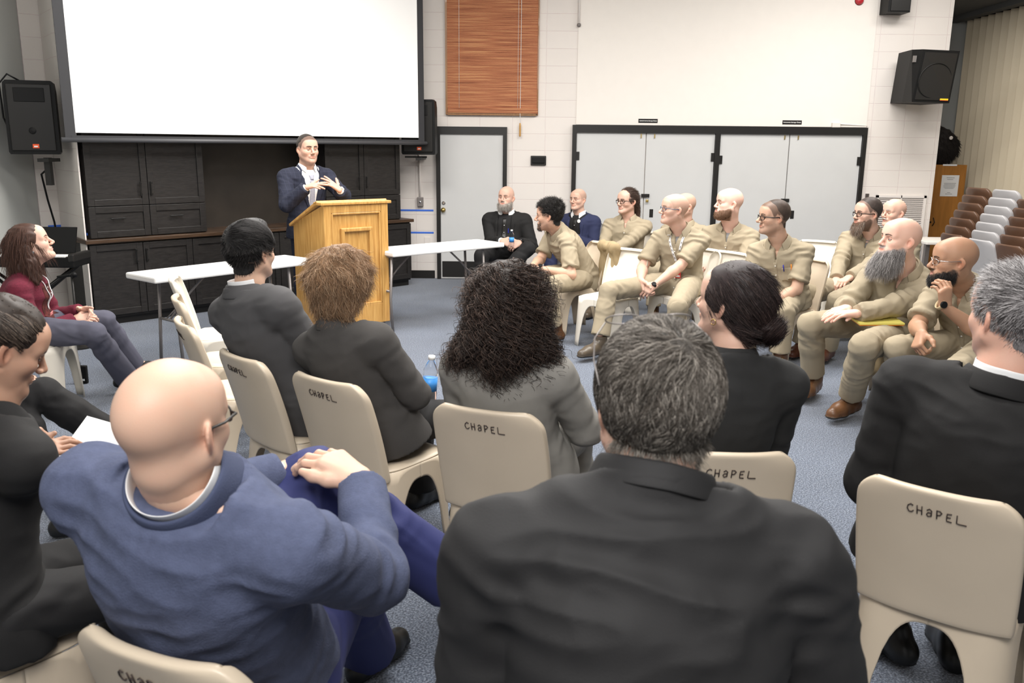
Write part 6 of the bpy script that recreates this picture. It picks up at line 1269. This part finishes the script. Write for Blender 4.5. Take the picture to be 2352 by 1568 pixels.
chair_rim('ivory', 1447, 572, 138, 'empty ivory chair between the curly-haired man and the man with the lanyard')
def build_pony():
    p = seated('person with glasses and a long ponytail in a long-sleeved khaki shirt', (1441, 463, 8.9), (128, 2), 160, lean=-.0, hs=1.04, bs=1.0, skin=LS, pelz=.52, nd=.175, wr=[aty(1392, 574, 8.62), aty(1402, 578, 8.55)], knees=[aty(1362, 620, 8.6)*V(1, 1, 0)+V(0, 0, .5), aty(1398, 612, 8.45)*V(1, 1, 0)+V(0, 0, .52)],
      hands=[dict(d=(.3, -.8, -.2), pn=(.6, .2, -.7), curl=(40, 40, 20)), dict(d=(-.8, -.5, -.1), pn=(.0, .4, -.8), curl=(40, 40, 20))], hd=dict(hairc=(.05, .028, .02), scalp='none'))
    p.body(SK); khaki(p, 'long', pens=[(.085, M['pen'])], boots='hiker'); p.glasses(M['black'], rim=.0026); p.watch(0, M['blackm'], M['blackm'], off=.0)
    vf = cap_part(p, t=.006, top=.007, lump=.001, rec=.1); n = normals(*vf); hair_obj(p, 'hair', vf, M['hair'], (.055, .032, .022)); strands(p, 'hair_strands', M['hair'], (.07, .042, .03), 2500, .06, src=(vf[0], n), flow=(-1, 0, .1), lift=.04, jit=.06, rad=.0011, off=.004, seed=22)
    S = SDF(); S.chain([(-.10, 0, .05), (-.135, -.004, .02), (-.145, -.006, -.08), (-.13, -.01, -.20)], [.022, .026, .026, .012], k=.01); v, f = S.mesh(.005); hair_obj(p, 'ponytail', (v, f), M['hair'], (.055, .032, .022)); n2 = normals(v, f); strands(p, 'ponytail_strands', M['hair'], (.08, .048, .034), 900, .12, src=(v, n2), flow=(-.1, 0, -1), lift=.05, jit=.06, rad=.0012, avoid=False, seed=23)
    put_chair(p, 'ivory', 142, 'ivory chair under the man with the ponytail')
build_pony()
def build_lanyard():
    p = seated('person with glasses, white lanyard and red badge in khaki, hands clasped between the knees', (1549, 482, 7.32), (102, 6), 150, lean=.02, hs=1.05, bs=1.06, skin=LS, pel=V(*(aty(1562, 665, 7.45)[:2]), .52), neck=aty(1562, 532, 7.38), knees=[atz(1398, 668, .53), atz(1556, 705, .52)], ankles=[atz(1375, 790, .12), atz(1548, 815, .10)], toe=[(-.75, -.65), (-.6, -.8)],
      wr=[aty(1472, 642, 7.14), aty(1502, 656, 7.10)], pole=[V(-.6, .3, -1), V(.9, -.2, -.8)], hands=[dict(d=(.15, -.35, -.85), pn=(.85, .1, -.1), curl=(40, 45, 20), spread=1.4), dict(d=(-.75, -.3, -.45), pn=(-.1, .6, -.6), curl=(45, 45, 20), spread=1.4)], hd=dict(hairc=(.22, .15, .10), scalp='thin', nose=1.1))
    p.body(SK, 'bare'); T = khaki(p, pens=[(.09, M['blackm'])], tee=True, boots='hiker'); p.glasses(M['eyeb'], rim=.002); p.watch(1, M['blackm'], M['blackm'], off=-.015)
    mb = MB()
    for u0 in (-.065, .065):
        pts = [p.cast(T, u0*(1-k)+.02*k, 1.0-.55*k, .006) for k in np.linspace(0, 1, 16)]
        ob = ribbon(p, 'lanyard', pts, .018, M['lany'], p.T[1])
        mb = MB()
        for k in range(1, 14, 2): q = (pts[k]+pts[k+1])/2+p.T[1]*.003; t_ = nrm(pts[k+1]-pts[k]); mb.box(q, (.016, .006, .001), R=frame(t_, p.T[1]))
        mb.obj('printed_letters', M['print'], ob)
    q = p.cast(T, .02, .40, .014); R9 = frame(p.T[0], p.T[2]); cd = MB().box(q-p.T[2]*.05, (.062, .003, .085), R=R9).obj('badge', M['cardr'], p.o); MB().box(q-p.T[2]*.075+p.T[1]*.0025, (.045, .0012, .016), R=R9).obj('badge_text', M['lany'], cd); MB().box(q-p.T[2]*.035+p.T[1]*.0025-p.T[0]*.012, (.022, .0012, .026), R=R9).obj('badge_photo', M['lany'], cd)
    put_chair(p, 'ivory', 128, 'ivory chair under the man with the white lanyard')
build_lanyard()
def build_hidden():
    p = seated('person in khaki almost hidden behind the man with the lanyard', (1573, 474, 8.6), (110, 0), 150, lean=0, hs=1.02, skin=LS, pelz=.52, hd=dict(hairc=(.22, .13, .07), scalp='thin')); p.body(SK); khaki(p, 'long'); put_chair(p, 'grey', 130, 'chair under the half-hidden man behind the lanyard wearer')
build_hidden()
def build_bald():
    p = seated('bald heavyset person with a reddish beard in short-sleeved khaki', (1675, 468, 7.85), (98, 4), 155, lean=-.02, hs=1.10, bs=1.10, fat=.03, belly=.08, skin=(.74, .48, .39), neck=aty(1676, 525, 7.92), pel=V(*(aty(1672, 640, 8.0)[:2]), .51), wr=[aty(1635, 605, 7.66), aty(1652, 598, 7.62)], pole=[V(-.5, .2, -1), V(1, -.1, -.7)],
      hands=[dict(d=(.3, -.6, -.5), pn=(.5, .3, -.8), curl=(30, 35, 20)), dict(d=(-.75, -.3, -.3), pn=(0, .3, -.9), curl=(30, 35, 20))], hd=dict(beard='full', beardc=(.14, .075, .04), hairc=(.16, .09, .05), scalp='bald', fat=.008, jaw=1.08))
    p.body(SK, 'bare'); khaki(p, tee=True); p.watch(1, M['chrome'], M['blackm'], off=-.012); beard_strands(p, (.16, .085, .045), 900, .012); put_chair(p, 'ivory', 132, 'ivory chair under the bald heavyset man with the reddish beard')
build_bald()
def build_glasses():
    p = seated('person with short dark hair, black glasses and pocket pens in short-sleeved khaki', (1778, 500, 6.72), (98, 2), 148, lean=.02, hs=1.08, bs=1.05, fat=.016, belly=.03, skin=(.56, .35, .25), neck=aty(1790, 560, 6.78), pel=V(*(aty(1795, 715, 6.85)[:2]), .51), wr=[aty(1745, 712, 6.56), aty(1766, 700, 6.52)], pole=[V(-.3, .3, -1), V(1, 0, -.8)],
      hd=dict(beard='stubble', beardc=(.10, .07, .05), hairc=(.045, .028, .02), scalp='buzz', nose=1.2))
    p.body(SK, 'bare'); khaki(p, pens=[(.06, M['pen']), (.115, M['peno'])]); p.glasses(M['black'], rim=.003)
    vf = cap_part(p, t=.002, top=.006, lump=.001); hair_obj(p, 'hair', vf, M['hair'], (.050, .034, .026)); put_chair(p, 'beige', 122, 'beige chair under the man with black glasses and pocket pens')
build_glasses()
chair('ivory', 1.62, 7.22, 125, 'ivory chair beside the man with the lanyard, partly hidden by the bun')
chair_rim('ivory', 1880, 553, 150, 'empty ivory chair back between the man with pocket pens and the goateed man')
def build_glb():
    p = seated('person with glasses, flat-top hair and a long goatee in a long-sleeved khaki shirt', (1993, 492, 7.42), (104, 2), 142, lean=-.02, hs=1.06, bs=1.08, fat=.02, belly=.05, skin=LS, neck=aty(2000, 540, 7.48), pel=V(*(aty(1985, 680, 7.55)[:2]), .51), knees=[atz(1868, 672, .53), V(*(atz(1925, 690, .52)[:2]), .52)], ankles=[atz(1840, 790, .1), atz(1900, 800, .1)], wr=[aty(1918, 652, 7.12), aty(1935, 650, 7.05)], pole=[V(-.6, .2, -1), V(.8, 0, -1)], hd=dict(beard='short', beardc=(.10, .06, .04), hairc=(.05, .035, .03), scalp='buzz', fat=.004, age=.2))
    p.body(SK); khaki(p, 'long', tee=True, boots='brown', pens=[(.085, M['blackm'])]); p.glasses(M['black'], rim=.0028)
    vf = cap_part(p, t=.002, top=.012, lump=.001, rec=.2); hair_obj(p, 'hair', vf, M['hair'], (.045, .033, .028)); beard_strands(p, (.20, .13, .09), 900, .065, c2=(.36, .30, .25), chin=True, lift=.12, jit=.10); put_chair(p, 'ivory', 128, 'ivory chair under the goateed man with glasses')
build_glb()
def build_old():
    p = seated('bald elderly person with a white moustache behind the goateed man with glasses', (2053, 490, 8.25), (112, 4), 150, lean=0, hs=1.08, skin=(.70, .44, .34), pelz=.52, hd=dict(hairc=(.35, .32, .30), scalp='bald', beard=None)); p.body(SK); khaki(p, 'long', col='khaki')
    mb = MB(); mb.tube([p.hw((.098, -.026, -.058)), p.hw((.107, -.012, -.049)), p.hw((.109, 0, -.047)), p.hw((.107, .012, -.049)), p.hw((.098, .026, -.058))], [.003, .006, .006, .006, .003], 7).obj('moustache', mat('white_hair', (.55, .52, .48), .8), p.o, smooth=True); put_chair(p, 'grey', 140, 'grey chair under the elderly man with the white moustache')
build_old()
def build_longb():
    p = seated('bald person with a long grey beard in long-sleeved khaki and brown boots', (2068, 553, 5.45), (100, 8), 138, lean=-.02, hs=1.14, bs=1.12, fat=.025, belly=.09, skin=(.72, .46, .36), neck=aty(2080, 622, 5.52), pel=V(*(aty(2055, 775, 5.68)[:2]), .52), knees=[atz(1862, 745, .55), atz(1985, 795, .55)], ankles=[atz(1868, 873, .12), atz(1952, 918, .12)], toe=[(-.55, -.8), (-.75, -.65)],
      wr=[aty(1946, 708, 5.32), aty(1962, 722, 5.22)], pole=[V(-.5, .5, -1), V(.9, -.3, -.9)], hands=[dict(d=(-.85, -.45, -.08), pn=(0, 0, -1), curl=(14, 20, 10), spread=1.6), dict(d=(-.95, -.10, 0), pn=(.0, .1, -1), curl=(12, 18, 10), spread=1.4)], hd=dict(beard='full', beardc=(.26, .24, .235), hairc=(.08, .05, .04), scalp='bald'))
    p.body(SK, h=.0032); khaki(p, 'long', pens=[(.09, M['pen'])]); 
    beard_strands(p, (.20, .185, .18), 4200, .105, c2=(.42, .40, .39), down=1.3, rad=.0009, curl=.004, seed=30, lift=.15, jit=.12)
    k = atz(2000, 742, .66); k = aty(2010, 733, 5.28); o = MB().box(k, (.28, .20, .010), R=frame((1, .05, 0), (0, -.1, 1))).obj('legal_pad', M['pad']); tag(o, 'yellow legal pad on the lap of the long-bearded man', 'notepad'); MB().box(k-V(0, 0, .008), (.275, .195, .006), R=frame((1, .05, 0), (0, -.1, 1))).obj('backing_board', M['peno'], o)
    put_chair(p, 'beige', 128, 'beige chair under the long-bearded man, coat hanging below it'); f = look(128)[0]; coat('khaki coat hanging under the chair of the long-bearded man', (p.pel[0]+.02, p.pel[1]+.12), .40, .10, .30, 128)
build_longb()
def build_chin():
    p = seated('bald person with a black beard and glasses in khaki, one hand at the chin', (2192, 600, 4.92), (82, 0), 126, lean=.10, hs=1.10, bs=1.06, skin=(.40, .225, .14), neck=aty(2215, 660, 5.0), pel=V(*(aty(2235, 830, 5.1)[:2]), .52), knees=[atz(2062, 800, .55), atz(2190, 860, .54)], ankles=[atz(2060, 930, .1), atz(2180, 990, .1)],
      wr=[aty(2117, 765, 4.74), aty(2170, 705, 4.68)], pole=[V(-.5, .4, -1), V(.5, -.4, -1)], hands=[dict(d=(-.4, -.5, -.55), pn=(.7, .1, -.3), curl=(70, 70, 30)), dict(d=(-.12, -.05, 1), pn=(-.2, .9, .05), curl=(48, 40, 20), thumb=(.85, .4, -.3), tc=10)], hd=dict(beard='full', beardc=(.012, .010, .010), hairc=(.02, .014, .012), scalp='bald', nose=1.2, lipc=(.33, .15, .12)))
    p.body(SK, 'bare', h=.0032); khaki(p); p.glasses(M['chrome'], rim=.0016); p.watch(1, M['tan'], M['blackm'], off=-.03); beard_strands(p, (.014, .012, .012), 2600, .022, seed=31, c2=(.04, .036, .034)); put_chair(p, 'beige', 118, 'beige chair under the man with one hand at the chin')
build_chin()
chair('beige', 1.98, 2.42, -48, 'beige moulded chair of which only a leg shows at the bottom right edge')
# ---------------------------------------------------------------- stacked chairs
def stack(kind, n, p0, step, yaw, z0, lab, grp):
    for k in range(n): chair(kind, p0[0]+step[0]*k, p0[1]+step[1]*k, yaw, lab, group=grp, dz=z0+step[2]*k)
def stack_fit(kind, n, b, t, D0, D1, yaw, lab, grp):
    """b, t: pixel of the rim middle of lowest and topmost chair"""
    f = look(yaw)[0]; A = aty(*b, D0)+f*.285-V(0, 0, .80); B = aty(*t, D1)+f*.285-V(0, 0, .80); stack(kind, n, A, (B-A)/(n-1), yaw, A[2], lab, grp)
stack_fit('brown', 7, (2188, 538), (2246, 432), 9.30, 9.75, -82, 'brown moulded chair in the tall stack nearest the wooden cabinet', 'brown chairs in the stack by the cabinet')
stack_fit('grey', 7, (2252, 551), (2310, 437), 8.72, 9.10, -82, 'grey moulded chair in the tall stack between the two brown stacks', 'grey chairs in the middle stack')
stack_fit('brown', 6, (2318, 563), (2368, 460), 8.35, 8.68, -82, 'brown moulded chair in the stack cut off by the right picture edge', 'brown chairs in the stack at the right edge')
# ---------------------------------------------------------------- keyboard, microphone, radio, outlet
kc = aty(128, 597, 7.30); kb = empty('keyboard', (kc[0]-.25, kc[1], 0), 'black electric keyboard on a stand behind the woman in burgundy', 'keyboard')
kz_ = kc[2]; MB().box((0, 0, kz_), (.95, .30, .09), bv=.01).obj('body', M['blackm'], kb); MB().box((.455, -.0, kz_+.035), (.05, .31, .07), bv=.012).obj('end_cheek', M['black'], kb)
mb = MB()
for i in range(26): mb.box((-.43+i*.033, -.09, kz_+.047), (.031, .12, .012), bv=.002)
mb.obj('keys', M['white'], kb); MB().box((.22, .10, kz_+.16), (.34, .012, .22), R=frame((1, 0, 0), (0, .35, 1))).obj('music_rest', M['blackm'], kb)
mb = MB()
for s_ in (-1, 1): mb.tube([(-.40*s_, -.12, .02), (.40*s_, .02, kz_-.05)], .014, 7); mb.tube([(-.40*s_, .12, .02), (.40*s_, .08, kz_-.05)], .014, 7)
mb.obj('stand', M['black'], kb, smooth=True)
m0 = aty(168, 633, 7.0); ms = empty('microphone', (m0[0]-.02, m0[1]+.02, 0), 'black microphone on a low stand in front of the keyboard', 'microphone')
MB().tube([(0, 0, .0), (0, 0, m0[2]-.02)], .009, 7).obj('pole', M['black'], ms, smooth=True); MB().tube([(-.12, 0, m0[2]-.015), (-.02, 0, m0[2]), (.0, 0, m0[2]+.003)], [.010, .013, .016], 10).obj('handle', M['blackm'], ms, smooth=True)
MB().lathe([(0, -.025), (.018, -.018), (.025, 0), (.018, .018), (0, .025)], (.018, 0, m0[2]+.005), (1, 0, 0), 16).obj('grille_head', M['blackm'], ms, smooth=True); MB().lathe([(.11, 0), (.11, .012), (.02, .02), (0, .02)], (0, 0, 0), (0, 0, 1), 20).obj('base', M['black'], ms)
r0 = atz(193, 880, 0); rd = MB().box(r0+V(0, 0, .065), (.060, .035, .13), bv=.008).obj('radio', M['blackm']); tag(rd, 'small black handheld radio standing on the carpet by the ivory chair leg', 'radio')
MB().tube([r0+V(-.018, 0, .13), r0+V(-.018, 0, .155)], .006, 7).obj('antenna', M['black'], rd, smooth=True); MB().box(r0+V(.006, -.0185, .03), (.022, .002, .014)).obj('sticker', M['paper'], rd)
ow = atpl(206, 645, (0, CA, 0), (1, -1, 0)); ob = MB().box(ow+V(.015, -.015, 0), (.09, .05, .08), R=frame((1, 1, 0), (0, 0, 1)), bv=.004).obj('outlet_box', M['steel']); tag(ob, 'grey outlet box low on the wall beside the black cabinets', 'outlet')
tag(MB().tube([ow+V(.04, -.04, 0), ow+V(.0, -.12, -.06), ow+V(-.02, -.15, -.25), ow+V(.05, -.18, -.42), ow+V(.1, -.2, -.465)], .007, 7).obj('power_cable', M['blackm'], smooth=True), 'black cable looping down from the grey outlet box to the carpet', 'cable')
# origins of the people and loose meshes at their own base
bpy.context.view_layer.update()
for o in list(bpy.data.objects):
    if o.parent is None and o.type == 'MESH' and o.get('kind') is None and tuple(o.location) == (0.0, 0.0, 0.0): local(o)
